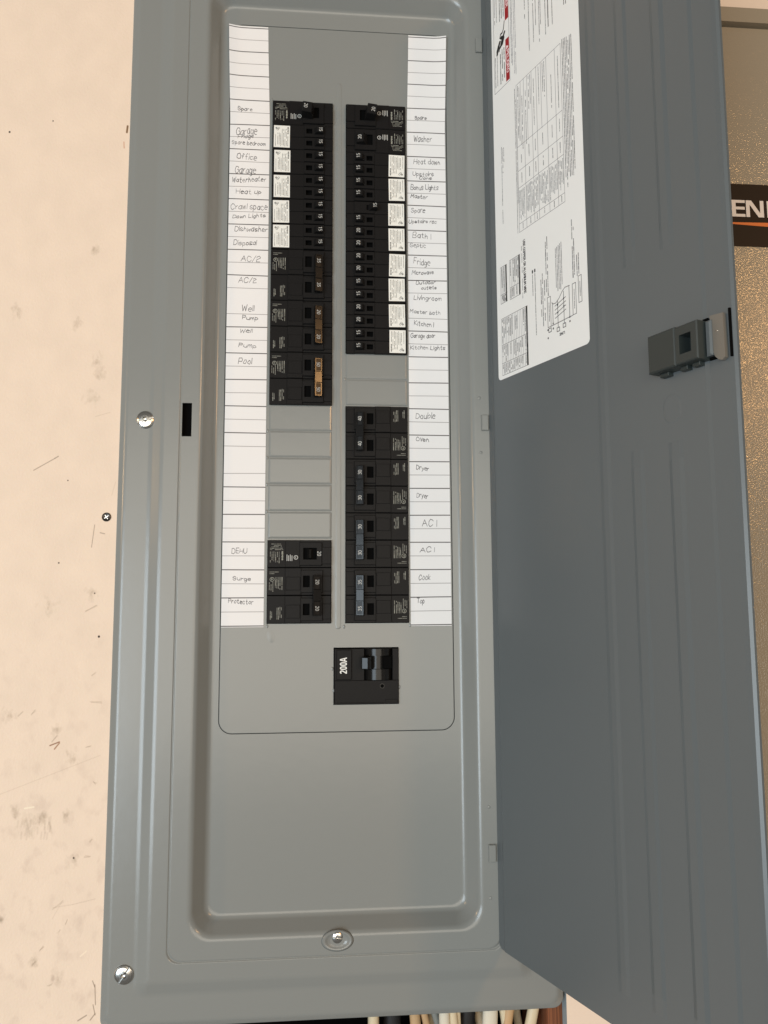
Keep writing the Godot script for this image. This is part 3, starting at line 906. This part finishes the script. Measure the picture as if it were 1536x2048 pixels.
	# -- ruled directory strips stuck down either side
	for side in 2:
		st = begin()
		var rows := 24
		var cols := 6
		for i in rows:
			for j in cols:
				var pts := []
				var uvs := []
				for e in [[0, 0], [1, 0], [1, 1], [0, 1]]:
					var fy := float(i + e[0]) / rows
					var fx := float(j + e[1]) / cols
					var y := 78.0 - 587.0 * fy
					var x := (-0.4 if side == 0 else 172.0) + 38.0 * fx
					var out := (1.0 - fx) if side == 0 else fx
					var high := clampf((y + 20.0) / 90.0, 0, 1)
					x += (-2.6 if side == 0 else 2.2) * high
					pts.append(Vector3(x, y, 0.65 + 2.4 * high * pow(clampf((out - 0.6) / 0.4, 0, 1), 2) + 0.25 * sin(y * 0.07 + side) * pow(out, 3)))
					uvs.append(Vector2(fx, fy))
				tri(st, pts[0], pts[1], pts[2], Vector3(0, 0, 1), uvs[0], uvs[1], uvs[2])
				tri(st, pts[0], pts[2], pts[3], Vector3(0, 0, 1), uvs[0], uvs[2], uvs[3])
		st.generate_normals()
		part("directory_strip", done(st), M.strip_l if side == 0 else M.strip_r, o).set_meta("label", "white ruled paper strip with the %s column's circuit names written by hand" % ["left", "right"][side])
	# -- cover screws
	screw(o, Vector3(-70.1, -321.7, 11), 7.6, 0.30)
	screw(o, Vector3(-74.1, -796.7, 11), 7.6, 0.95)
	st = begin()
	lathe(st, [Vector2(1.0, -0.3), Vector2(0.985, 0.03), Vector2(0.93, 0.17), Vector2(0.85, 0.24), Vector2(0.75, 0.22), Vector2(0.6, 0.12), Vector2(0.45, 0.06), Vector2(0.0, 0.05)], Vector3(104.8, -775.0, 15.2), 36, 14.2, 9.0)
	part("screw_boss", done(st), M.paint, o)
	screw(o, Vector3(104.8, -772.4, 15.0), 4.5, -0.2)
	# -- hinge tabs
	st = begin()
	loft(st, [rect(-3.0, 3.4, -7.4, 7.4, -0.6), rect(-3.0, 3.4, -7.4, 7.4, 1.6), rect(-2.4, 2.8, -6.8, 6.8, 2.2)], Vector3.ZERO)
	var tab := done(st)
	for p in [[242.2, 59.0], [241.2, -321.0], [240.6, -707.0]]:
		part("hinge_tab", tab, M.paint, o, V(p[0], p[1], 15.6))
	st = begin()
	lathe(st, [Vector2(1.6, 0), Vector2(1.2, 0.5), Vector2(0, 0.8)], Vector3.ZERO, 12)
	var pip := done(st)
	for p in [[236.5, -297], [237.3, -349], [238.5, -668], [238.5, -745]]:
		part("hinge_dimple", pip, M.paint, o, V(p[0], p[1], 15.2))
	build_door(o)

func screw(o: Node3D, c: Vector3, r: float, turn: float):
	var st := begin()
	var gap := r * 0.085
	var prof := [Vector2(r, -0.5), Vector2(r, 0.35 * r * 0.3), Vector2(r * 0.93, r * 0.18), Vector2(r * 0.75, r * 0.27), Vector2(r * 0.45, r * 0.33), Vector2(r * 0.22, r * 0.345)]
	for h in 2:
		var off := Vector3(0, gap if h == 0 else -gap, 0)
		lathe(st, prof, off, 18, 1, 1, PI * h, PI * h + PI)
		for k in prof.size() - 1:
			for s in [1, -1]:
				quad(st, off + Vector3(prof[k].x * s, 0, prof[k].y), off + Vector3(prof[k + 1].x * s, 0, prof[k + 1].y), off + Vector3(prof[k + 1].x * s, 0, 0), off + Vector3(prof[k].x * s, 0, 0), Vector3(0, -1 if h == 0 else 1, 0))
	for k in 1:
		lathe(st, [Vector2(r, 0.12 * r), Vector2(0, 0.12 * r)], Vector3.ZERO, 18)
		lathe(st, [Vector2(r * 0.22, r * 0.345), Vector2(r * 0.15, r * 0.16), Vector2(0, r * 0.13)], Vector3.ZERO, 14)
	var m := part("cover_screw", done(st), M.steel, o, c * 0.001)
	m.rotation.z = turn

func build_door(o: Node3D):
	var d := Node3D.new()
	d.name = "door"
	o.add_child(d)
	d.set_meta("label", "grey steel panel door swung open to the right, its inner face in view")
	var phi := deg_to_rad(67.35)
	var du := Vector3(cos(phi), 0, sin(phi))
	var up := Vector3(0, 1, 0)
	d.transform = Transform3D(Basis(du, up, du.cross(up)), V(244.0, -430, 14))
	# pressed face: ribs raised towards the room
	var us := [0.0, 2.0, 9.4, 11.4, 40.0, 100.0, 146.5, 150.0, 154.5, 158.0, 178.0, 181.0, 187.5, 190.5, 213.0, 216.0, 222.0, 225.5, 246.0, 249.0, 264.0, 267.6, 269.4]
	var ws := [-2.6, -0.9, -0.9, 0.0, 0.0, 0.0, 0.0, 0.45, 0.45, 0.0, 0.0, 0.6, 0.6, 0.0, 0.0, 0.75, 0.75, 0.0, 0.0, -0.6, -0.6, -0.8, -2.2]
	var vs := [-357.0, -356.0, -354.0, -351.0, -347.0, -330.0, -318.0, 40.0, 52.0, 190.0, 203.0, 520.0, 532.0, 556.0]
	var st := begin()
	var grid := []
	for v in vs:
		var row := []
		var r := 10.0
		var cut: float = r - sqrt(maxf(0.0, r * r - pow(maxf(0.0, -357.0 + r - v), 2)))
		for k in us.size():
			var w: float = ws[k]
			if k >= 7 and k <= 8: w *= 1.0 if v > -325 and v < 525 else 0.0
			if k >= 10 and k <= 17 and w > 0: w *= 1.0 if (v > -325 and v <= 40.5) or (v >= 202.5 and v < 525) else 0.0
			if v < -356.5: w = -2.2
			row.append(Vector3(clampf(us[k], cut, 269.4 - cut), v, w))
		grid.append(row)
	for i in vs.size() - 1:
		for k in us.size() - 1:
			var a: Vector3 = grid[i][k]; var b: Vector3 = grid[i][k + 1]; var c: Vector3 = grid[i + 1][k + 1]; var e: Vector3 = grid[i + 1][k]
			var n := (c - a).cross(e - b).normalized()
			if n.z < 0: n = -n
			quad(st, a, b, c, e, n)
	# back of the sheet and its folded rims
	var rim := [[0.0, -347.0], [3.0, -354.0], [10.0, -357.0], [259.4, -357.0], [266.4, -354.0], [269.4, -347.0], [269.4, 556.0], [0.0, 556.0]]
	for i in rim.size():
		var p: Array = rim[i]
		var q: Array = rim[(i + 1) % rim.size()]
		quad_out(st, Vector3(p[0], p[1], -2.3), Vector3(q[0], q[1], -2.3), Vector3(q[0], q[1], -4.0), Vector3(p[0], p[1], -4.0), Vector3(135, 100, -3))
	for i in range(1, rim.size() - 1):
		tri(st, Vector3(rim[0][0], rim[0][1], -4), Vector3(rim[i][0], rim[i][1], -4), Vector3(rim[i + 1][0], rim[i + 1][1], -4), Vector3(0, 0, -1))
	part("door_sheet", done(st), M.door_paint_shaded, d)
	# warning sticker, with rounded corners
	st = begin()
	var rg: Array = ring(20.0, 140.5, 144.5, 565.0 - 10.0, 4.0, 0.25)[0]
	var c := Vector3(80, 350, 0.25)
	for i in rg.size():
		var j := (i + 1) % rg.size()
		var uv := func(p: Vector3) -> Vector2: return Vector2((p.x - 20.0) / 120.5, (565.0 - p.y) / 420.5)
		tri(st, c, rg[i], rg[j], Vector3(0, 0, 1), uv.call(c), uv.call(rg[i]), uv.call(rg[j]))
	part("warning_sticker", done(st), M.sticker, d).set_meta("label", "white printed sticker of warnings, tables and a wiring diagram, with red bands")
	# pressed round mark under the latch
	st = begin()
	var rounds := []
	for s in [[8.0, 0.0], [7.0, 0.25], [5.5, 0.32]]:
		var rr := []
		for i in 24:
			var a := TAU * i / 24
			rr.append(Vector3(217.5 + cos(a) * s[0], 75 + sin(a) * s[0] + (2.5 if sin(a) > 0 else -2.5), s[1] - 0.1))
		rounds.append(rr)
	loft(st, rounds, Vector3(217.5, 75, -5))
	part("pressed_mark", done(st), M.door_paint_shaded, d)
	# latch: plastic body with a finger recess, sliding bar and steel tongue
	st = begin()
	blk(st, 209.0, 232.5, 99.5, 126.0, 0, 12.0, 0.9)
	pocket(st, 232.0, 250.5, 99.8, 125.4, 236.0, 245.5, 106.0, 119.0, 0, 1.0, 11.6, 0.8)
	for f in [[212.5, 220.0, 97.0, 99.6], [230.0, 236.0, 97.2, 99.9], [240.0, 246.0, 97.4, 99.9]]:
		blk(st, f[0], f[1], f[2], f[3], 0, 5.0, 0.4)
	part("latch_body", done(st), M.latch, d)
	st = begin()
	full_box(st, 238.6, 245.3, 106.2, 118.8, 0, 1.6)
	part("finger_recess_shade", done(st), M.void, d)  # black floor paints the shade deep in the finger recess
	st = begin()
	blk(st, 250.6, 255.4, 101.5, 125.0, 0, 4.6, 1.2)
	part("latch_bar", done(st), M.door_paint_shaded, d)
	st = begin()
	for e in [[266.0, 267.2, 98.0, 129.5], [246.4, 250.4, 125.5, 128.2], [251.5, 256.5, 125.2, 127.2], [250.5, 256.8, 99.4, 101.3]]:
		st = begin()
		blk(st, e[0], e[1], e[2], e[3], -1, 0.9, 0.2)
		part("latch_hole", done(st), M.void, d)
	st = begin()
	var lo := []
	var hi := []
	for p in [[252.3, 128.0], [262.2, 127.0], [262.6, 98.0], [260.0, 96.6], [257.5, 97.6], [255.0, 100.2], [253.0, 105.0]]:
		lo.append(Vector3(p[0] + 1.5, p[1], 0.0)); hi.append(Vector3(p[0] + 1.5, p[1], 3.0))
	loft(st, [lo, hi], Vector3(260, 115, 1))
	part("latch_tongue", done(st), M.tongue, d).set_meta("label", "brownish steel latch tongue with a rounded lower corner")
	st = begin()
	lathe(st, [Vector2(0.8, 0), Vector2(0.6, 0.4), Vector2(0, 0.55)], Vector3(258.8, 116.5, 3.0), 10)
	part("latch_pin", done(st), M.steel, d)

# ------------------------------------------------------------------ breakers
func shape(key: String, make: Callable) -> Mesh:
	if not T.has(key):
		var st := begin()
		make.call(st)
		T[key] = done(st)
	return T[key]

# side 0 is the left column; the right one holds the same breakers turned half round
func spot(called: String, side: int, row: float, rows: int, label: String, group: String) -> Node3D:
	var y := -0.3 - 25.28 * (row + rows * 0.5)
	var o := thing(called, label, "circuit breaker", W(69.6 if side == 0 else 141.1, y, 0), group)
	if side == 1: o.rotation.z = PI
	return o

func mark(parent: Node3D, s: String, at: Vector3, cap := 3.0, tilt := 0.0):
	var m := part("rating_number", numeral(s, cap * 0.92), M.number_ink, parent, at * 0.001)
	m.basis = Basis(Vector3(0, 1, 0), deg_to_rad(tilt)) * Basis(Vector3(0, 0, 1), -PI / 2) * Basis.from_scale(Vector3(0.86, 1, 1))

func handle_mesh(half: float, x0: float, x1: float, tx0: float, tx1: float, h: float, fall: float) -> Mesh:
	return shape("handle %.2f %.1f %.1f %.1f" % [half, x0, tx0, h], func(st: SurfaceTool):
		var b := 0.5
		var t := h + fall
		loft(st, [rect(x0, x1, -half - 0.6, half + 0.6, 2.0),
			[Vector3(tx0, -half, t - 0.6), Vector3(tx1, -half, h - 0.6), Vector3(tx1, half, h - 0.6), Vector3(tx0, half, t - 0.6)],
			[Vector3(tx0 + b, -half + b, t), Vector3(tx1 - b, -half + b, h), Vector3(tx1 - b, half - b, h), Vector3(tx0 + b, half - b, t)]], Vector3((x0 + x1) / 2, 0, 3)))

func twin(side: int, row: int, n1: String, n2: String, label: String, off_first := false):
	var o := spot("circuit_breaker", side, row, 1, label, "twin breakers with white stickers")
	var body := shape("twin body", func(st: SurfaceTool):
		for h in [-1, 1]:
			var y0 := -12.45 if h < 0 else 0.08
			var y1 := -0.08 if h < 0 else 12.45
			blk(st, -29.0, 2.0, y0, y1, -5, 4.4, 0.4)
			pocket(st, 1.6, 21.4, y0 + 0.3, y1 - 0.3, 3.6, 9.4, h * 6.2 - 2.5, h * 6.2 + 2.5, -5, -1.0, 5.2, 0.4)
			blk(st, 21.0, 29.0, y0, y1, -5, 4.0, 0.5))
	part("body", body, M.black, o)
	for h in [1, -1]:
		part("handle_slot_shade", shape("small slot", func(st: SurfaceTool): full_box(st, 3.7, 9.3, -2.4, 2.4, -2, 1.4)), M.void, o, V(0, h * 6.2, 0))  # black block in the pocket; the slot's shade is put into its colour
		# the right column is turned round, so its upper handle is the lower one here
		var upper: bool = (h == 1) == (side == 0)
		var off: bool = off_first and upper
		var hm := handle_mesh(2.8, 9.6, 20.4, 13.6, 20.0, 9.0, 0.7) if not off else handle_mesh(2.7, 1.0, 9.0, -1.2, 4.2, 10.4, 0.0)
		var hd := part("handle", hm, M.black, o, V(0, h * 6.2, 0))
		var num := n1 if upper else n2
		mark(hd, num, Vector3(17.6 if not off else 1.6, 0, 9.42 if not off else 10.5), 2.5, 6.0 if not off else 0.0)
	var s := part("sticker", shape("twin sticker", func(st: SurfaceTool): pass) if false else sticker_mesh(), M.twin_sticker, o, V(rng.randf_range(-0.5, 0.5), rng.randf_range(-0.3, 0.3), 0))
	s.rotation.z = rng.randf_range(-0.02, 0.02)

func sticker_mesh() -> Mesh:
	if not T.has("sticker sheet"): T["sticker sheet"] = sheet(-27.4, -12.0, -11.2, 11.2, 4.46)
	return T["sticker sheet"]

func print_sheet(key: String, y: float, x0 := -28.2, x1 := -13.2) -> Mesh:
	if not T.has(key): T[key] = sheet(x0, x1, y - 11.0, y + 11.0, 3.66)
	return T[key]

func double(side: int, row: int, n: String, label: String):
	var o := spot("circuit_breaker", side, row, 2, label, "two-pole breakers with a joined handle")
	var body := shape("double body", func(st: SurfaceTool):
		for h in [-1, 1]:
			var c: float = h * 12.65
			blk(st, -29.0, -12.6, c - 12.4, c + 12.4, -5, 3.6, 0.4)
			blk(st, -13.0, 1.8, c - 12.4, c + 12.4, -5, 4.6, 0.5)
			blk(st, -12.0, 1.0, c - 8.0, c + 4.2, 3, 5.1, 0.4)
			pocket(st, 1.4, 21.4, c - 10.4, c + 10.4, 3.4, 9.6, c - 5.3, c + 5.3, -5, -1.5, 5.6, 0.5)
			blk(st, 1.4, 29.0, c - 12.4, c + 12.4, -5, 3.4, 0.4)
			blk(st, 21.2, 29.0, c - 9.0, c + 5.0, 2, 4.2, 0.4))
	part("body", body, M.black, o)
	for h in [1, -1]:
		part("handle_slot_shade", shape("wide slot", func(st: SurfaceTool): full_box(st, 3.45, 9.55, -5.25, 5.25, -2, 3.5)), M.void, o, V(0, h * 12.65, 0))  # pocket shade painted as a black floor
		part("handle", handle_mesh(4.6, 9.8, 19.4, 13.6, 19.0, 7.4, 1.2), M.black, o, V(0, h * 12.65, 0))
	var tie := shape("tie", func(st: SurfaceTool):
		var mid := rect(-3.5, 3.5, -5.3, 5.3, 0)
		pocket(st, -3.6, 3.6, 5.2, 18.2, -2.2, 2.2, 5.9, 17.0, -3.4, -0.7, 0, 0.3)
		pocket(st, -3.6, 3.6, -18.2, -5.2, -2.2, 2.2, -17.0, -5.9, -3.4, -0.7, 0, 0.3)
		blk(st, -3.6, 3.6, -5.2, 5.2, -3.4, 0, 0.3))
	var t := part("handle_tie", tie, M.black_gloss, o, V(16.6, 0, 10.9))
	t.rotation.y = deg_to_rad(17.0)
	for h in [1, -1]:
		part("rating_window", shape("tie window", func(st: SurfaceTool): full_box(st, -2.1, 2.1, -5.45, 5.45, -0.2, 0.0)), M.window, t, V(0, h * 11.45, -0.62))
		var m := part("rating_number", numeral(n, 2.75), M.number_ink, t, V(0, h * 11.4 + (0.6 if h > 0 else -0.4), -0.5))
		m.basis = Basis(Vector3(0, 0, 1), -PI / 2) * Basis.from_scale(Vector3(0.86, 1, 1))
	part("printed_text", print_sheet("print up", 12.4), M.print_a, o)
	part("printed_text", print_sheet("print low", -12.8), M.print_b, o)

func single(side: int, row: int, n: String, label: String, tripped: bool):
	var o := spot("circuit_breaker", side, row, 1, label, "single breakers with arc-fault print")
	var body := shape("single body", func(st: SurfaceTool):
		blk(st, -29.0, -12.6, -12.4, 12.4, -5, 3.6, 0.4)
		blk(st, -13.0, 0.6, -12.4, 12.4, -5, 4.2, 0.5)
		pocket(st, 0.0, 20.6, -10.8, 10.4, 3.4, 15.8, -5.4, 5.4, -5, -1.5, 5.4, 0.5)
		blk(st, 0.2, 29.0, -12.4, 12.4, -5, 3.2, 0.4)
		blk(st, 20.4, 29.0, -9.5, 6.0, 2, 4.4, 0.4))
	part("body", body, M.black, o)
	part("handle_slot_shade", shape("single slot", func(st: SurfaceTool): full_box(st, 3.45, 15.75, -5.35, 5.35, -2, 3.3)), M.void, o)  # black floor stands in for shade in the pocket
	if tripped:
		var hd := part("handle", handle_mesh(5.2, 0.4, 11.0, 0.0, 9.0, 16.0, 0.0), M.black, o)
		mark(hd, n, Vector3(3.2, 0.6, 16.1), 3.0)
		hd.rotation.z = -0.12
	elif side == 1:
		var hd := part("handle", handle_mesh(4.8, 8.0, 19.0, 12.4, 19.0, 8.8, 1.8), M.black, o)
		mark(hd, n, Vector3(16.2, 0, 9.8), 3.2, 15.0)
	else:
		part("handle", handle_mesh(4.4, 6.0, 14.0, 8.4, 11.2, 5.4, 0.8), M.black_gloss, o)
		mark(o, n, Vector3(18.0, 0, 5.5), 3.4)
	part("printed_text", print_sheet("print single", 0.0), M.print_c, o)
	# round mark and lines by the handle
	var seal := shape("seal", func(st: SurfaceTool):
		for k in 4:
			blk(st, -11.6 + k * 1.5, -10.9 + k * 1.5, -6.6, -0.8 - (k % 2) * 0.8, 3, 4.28, 0.02)
		for i in 14:
			var a := TAU * i / 14
			var b := TAU * (i + 1) / 14
			var c := Vector3(-3.2, -3.4, 4.27)
			quad(st, c + Vector3(cos(a), sin(a), 0) * 2.0, c + Vector3(cos(b), sin(b), 0) * 2.0, c + Vector3(cos(b), sin(b), 0) * 1.4, c + Vector3(cos(a), sin(a), 0) * 1.4, Vector3(0, 0, 1))
		blk(st, -3.7, -3.2, -4.3, -2.5, 3, 4.28, 0.02))
	part("approval_mark", seal, M.print_ink, o)

func build_breakers():
	rng.seed = 17
	single(0, 0, "20", "tripped single breaker with upright 20 handle at the top of the left column", true)
	twin(0, 1, "15", "15", "twin breaker with two 15 handles beside the words Garage Fridge and Spare bedroom")
	twin(0, 2, "15", "15", "twin breaker with two 15 handles beside the words Office and Garage")
	twin(0, 3, "15", "15", "twin breaker with two 15 handles beside the words Waterheater and Heat up")
	twin(0, 4, "15", "15", "twin breaker with two 15 handles beside the words Crawl space and Down Lights")
	twin(0, 5, "15", "15", "twin breaker with two 15 handles beside the words Dishwasher and Disposal")
	double(0, 6, "35", "two-pole 35 breaker with brown-lit handle tie beside the words AC/2")
	double(0, 8, "20", "two-pole 20 breaker with brown-lit handle tie beside the words Well Pump")
	double(0, 10, "50", "two-pole 50 breaker with coppery handle tie beside the word Pool")
	single(0, 17, "20", "single 20 breaker beside the word DEHU below the blank filler plates", false)
	double(0, 18, "20", "two-pole 20 breaker beside the words Surge Protector, lowest in the left column")
	single(1, 0, "20", "tripped single breaker with upright 20 handle at the top of the right column", true)
	single(1, 1, "20", "single 20 breaker beside the word Washer", false)
	twin(1, 2, "15", "15", "twin breaker with two 15 handles beside the words Heat down and Upstairs Cans")
	twin(1, 3, "15", "15", "twin breaker with two 15 handles beside the words Bonus Lights and Master")
	twin(1, 4, "15", "15", "twin breaker with one 15 handle tripped, beside the words Spare and Upstairs rec", true)
	twin(1, 5, "20", "20", "twin breaker with two 20 handles beside the words Bath 1 and Septic")
	twin(1, 6, "20", "20", "twin breaker with two 20 handles beside the words Fridge and Microwave")
	twin(1, 7, "15", "15", "twin breaker with two 15 handles beside the words Outdoor outlets and Livingroom")
	twin(1, 8, "20", "20", "twin breaker with two 20 handles beside the words Master bath and Kitchen 1")
	twin(1, 9, "15", "15", "twin breaker with two 15 handles beside the words Garage door and Kitchen Lights")
	double(1, 12, "40", "two-pole 40 breaker with grey-lit handle tie beside the words Double Oven")
	double(1, 14, "30", "two-pole 30 breaker with grey-lit handle tie beside the words Dryer")
	double(1, 16, "30", "two-pole 30 breaker with grey-lit handle tie beside the words AC 1")
	double(1, 18, "35", "two-pole 35 breaker beside the words Cook Top, lowest in the right column")
	main_breaker()

func main_breaker():
	var o := thing("main_breaker", "large black 200A main breaker below the two columns", "circuit breaker", W(101.4, -528.4, 0))
	var st := begin()
	# face in pieces round the handle window; x right, y down is negative
	blk(st, 0.4, 58.8, -50.4, -29.0, -5, 2.6, 0.5)
	blk(st, 0.4, 27.6, -29.2, -0.6, -5, 2.4, 0.4)
	blk(st, 53.2, 58.8, -29.2, -0.6, -5, 2.4, 0.4)
	quad(st, Vector3(27, -30, -4.5), Vector3(54, -30, -4.5), Vector3(54, 0, -4.5), Vector3(27, 0, -4.5), Vector3(0, 0, 1))
	blk(st, 46.5, 57.6, -49.6, -46.0, 2, 3.1, 0.3)
	blk(st, 2.4, 45.0, -49.4, -48.6, 2, 3.0, 0.2)
	part("body", done(st), M.black, o)
	st = begin()
	blk(st, 2.2, 16.2, -28.2, -1.4, 2, 4.0, 0.6)
	var plate := part("rating_plate", done(st), M.black, o)
	var m := part("rating_number", numeral("200A", 6.2, true), M.white_ink, plate, V(8.7, -15.6, 4.08))
	m.basis = Basis(Vector3(0, 0, 1), PI / 2) * Basis.from_scale(Vector3(0.74, 1, 1))
	# curved cheeks and the drum between them
	for b in [[-7.0, -1.0, 13.2, 0.0], [-28.6, -19.2, 13.2, 0.0], [-19.1, -7.1, 9.6, 0.0]]:
		st = begin()
		var seg := 20
		var cx := 40.4
		for k in seg:
			var a := PI * k / seg
			var e := PI * (k + 1) / seg
			var r: float = b[2]
			var p := Vector3(cx - r * cos(a), 0, -3.4 + r * 0.68 * sin(a))
			var q := Vector3(cx - r * cos(e), 0, -3.4 + r * 0.68 * sin(e))
			var na := Vector3(-cos(a), 0, sin(a)); var ne := Vector3(-cos(e), 0, sin(e))
			quad_smooth(st, [p + Vector3(0, b[0], 0), q + Vector3(0, b[0], 0), q + Vector3(0, b[1], 0), p + Vector3(0, b[1], 0)], [na, ne, ne, na])
			for y in [b[0], b[1]]:
				tri(st, Vector3(cx, y, -3.4), p + Vector3(0, y, 0), q + Vector3(0, y, 0), Vector3(0, -1 if y == b[0] else 1, 0))
		part("handle_guard" if b[2] > 10 else "handle_drum", done(st), M.black_gloss, o)
	st = begin()
	loft(st, [rect(27.0, 35.5, -18.8, -7.4, -1.0), [Vector3(24.6, -18.4, 10.6), Vector3(30.4, -18.4, 12.2), Vector3(30.4, -7.8, 12.2), Vector3(24.6, -7.8, 10.6)], [Vector3(25.2, -17.8, 11.3), Vector3(29.8, -17.8, 12.8), Vector3(29.8, -8.4, 12.8), Vector3(25.2, -8.4, 11.3)]], Vector3(30, -13, 4))
	part("handle", done(st), M.black_gloss, o)
	st = begin()
	full_box(st, 44.8, 52.0, -18.6, -7.6, -3, 4.2)
	part("handle_slot_shade", done(st), M.void, o)  # black block painted as the shade of the opening beside the drum
	st = begin()
	lathe(st, [Vector2(2.5, 2.4), Vector2(2.3, 3.0), Vector2(1.7, 3.0), Vector2(1.4, 2.66)], Vector3(43.8, -34.2, 0), 18)
	part("test_hole_rim", done(st), M.black_gloss, o)
	st = begin()
	lathe(st, [Vector2(1.5, 2.67), Vector2(0, 2.67)], Vector3(43.8, -34.2, 0), 14)
	part("test_hole", done(st), M.void, o)

# ------------------------------------------------------------------ equipment box on the wall beyond
func build_box():
	var o := thing("equipment_box", "beige textured metal equipment box behind the open door, with a brown name plate", "electrical box", W(390, -760, 6))
	var st := begin()
	blk(st, 0, 470, 0, 770.0, 0, 114, 1.5)
	part("enclosure", done(st), M.box_paint, o)
	st = begin()
	blk(st, -3, 473, 769.7, 783.2, 0, 119, 1.5)
	var cap := st
	cap.generate_normals()
	st = begin()
	full_box(st, -3, 473, 769.7, 783.2, 0, 119.5)
	part("lid", done(st), M.box_paint, o)
	# name plate
	st = begin()
	full_box(st, 8, 290, 569.4, 624.6, 113, 114.6)
	var plate := part("name_plate", done(st), M.plate, o)
	var names := "GENERAC"
	var at := [25.0, 48.2, 63.8, 80.6, 96.6, 114.0, 133.0]
	for i in names.length():
		var t := numeral(names[i], 14.4, true)
		var wide: float = t.get_aabb().size.x
		var m := part("letter", t, M.plate_letter, plate, V(at[i], 602.2, 114.9))
		var want := 0.0130 if names[i] == "E" else 0.0156
		m.scale = Vector3(want / wide, 1, 1)
	st = begin()
	var pts := [Vector3(38, 589.0, 114.62), Vector3(120, 585.2, 114.62), Vector3(160, 584.6, 114.62), Vector3(160, 592.2, 114.62), Vector3(120, 591.6, 114.62), Vector3(38, 590.2, 114.62)]
	var low := []
	for p in pts: low.append(p - Vector3(0, 0, 0.3))
	loft(st, [low, pts], Vector3(90, 588, 110))
	part("stripe", done(st), M.plate_orange, plate)

# ------------------------------------------------------------------ cables under the cover
func build_cables():
	var list := [
		["pale cable with a cut top end, farthest left under the panel", 138.0, 4.6, 0.0, "cream", 1.0, -838.0, -24.0],
		["thick black cable left of the torn orange cable", 156.0, 7.5, 2.0, "black_cable", 0.7, -700.0, -40.0],
		["light orange cable with a frayed sheath under the panel edge", 175.0, 4.4, 2.0, "tan_cable", 0.8, -700.0, -24.0],
		["thin tan cable leaning beside the light orange one", 182.0, 3.0, 8.0, "tan_cable", 0.8, -700.0, -28.0],
		["grey cable slanting between tan and cream cables", 192.0, 3.2, 10.0, "grey_cable", 0.8, -700.0, -30.0],
		["cream cable with a dark nick at its top", 201.5, 4.4, -1.0, "white_cable", 0.8, -700.0, -20.0],
		["cream cable pressed against the right side of the nicked one", 209.0, 3.6, 1.0, "cream", 0.8, -700.0, -24.0],
		["narrow cream cable in the middle of the bundle, right of two cream ones", 214.5, 2.6, 3.0, "cream", 0.9, -700.0, -27.0],
		["thick dark cable between the two groups of cream cables", 228.0, 7.0, -4.0, "black_cable", 0.7, -700.0, -42.0],
		["thickest white cable under the panel", 245.0, 6.4, -0.5, "white_cable", 0.7, -700.0, -24.0],
		["cream cable just right of the thickest white cable, leaning right", 256.5, 3.8, 4.0, "cream", 0.8, -700.0, -27.0],
		["tan cable leaning left beside the dark gap", 265.0, 4.2, -6.0, "tan_cable", 0.8, -700.0, -30.0],
		["cream cable deep behind, between the grey and nicked cream cables", 197.0, 4.4, -3.0, "cream", 0.9, -700.0, -46.0],
		["dull tan cable half hidden behind the cream pair", 219.0, 4.0, -5.0, "tan_cable", 0.9, -700.0, -50.0],
		["cream cable deep behind, left of the thickest white one", 236.0, 4.2, 5.0, "cream", 0.8, -700.0, -54.0],
		["pale cable deep in the dark gap before the curved cream one", 274.0, 3.6, 6.0, "cream", 0.8, -700.0, -62.0],
		["curved cream cable nearest the wooden stud", 285.0, 4.7, -5.0, "cream", 0.8, -700.0, -22.0]]
	for c in list:
		var o := thing("electrical_cable", c[0], "cable", W(c[1], -1000, c[7]), "cables hanging below the panel")
		var path := []
		var top: float = c[6]
		for k in 25:
			var y := lerpf(top, -1000.0, k / 24.0)
			var q: float = (y + 850.0) / 26.0          # bends show just under the cover's edge
			var sway := sin(q * 0.8 + c[1] * 1.7) - sin(c[1] * 1.7)
			path.append(Vector3(-c[3] * clampf(q, -3.0, 3.0) * 0.9 + sway * 2.2, y + 1000.0, 2.5 * sin(q * 0.6 + c[1])))
		var st := begin()
		tube(st, path, c[2] * 1.1, c[5], 14)
		if top < -800: lathe_cap(st, path[0], c[2])
		part("sheath", done(st), M[c[4]], o)

func lathe_cap(st: SurfaceTool, p: Vector3, r: float):
	for i in 14:
		var a := TAU * i / 14
		var b := TAU * (i + 1) / 14
		tri(st, p, p + Vector3(cos(a) * r, 0, sin(a) * r), p + Vector3(cos(b) * r, 0, sin(b) * r), Vector3(0, 1, 0))
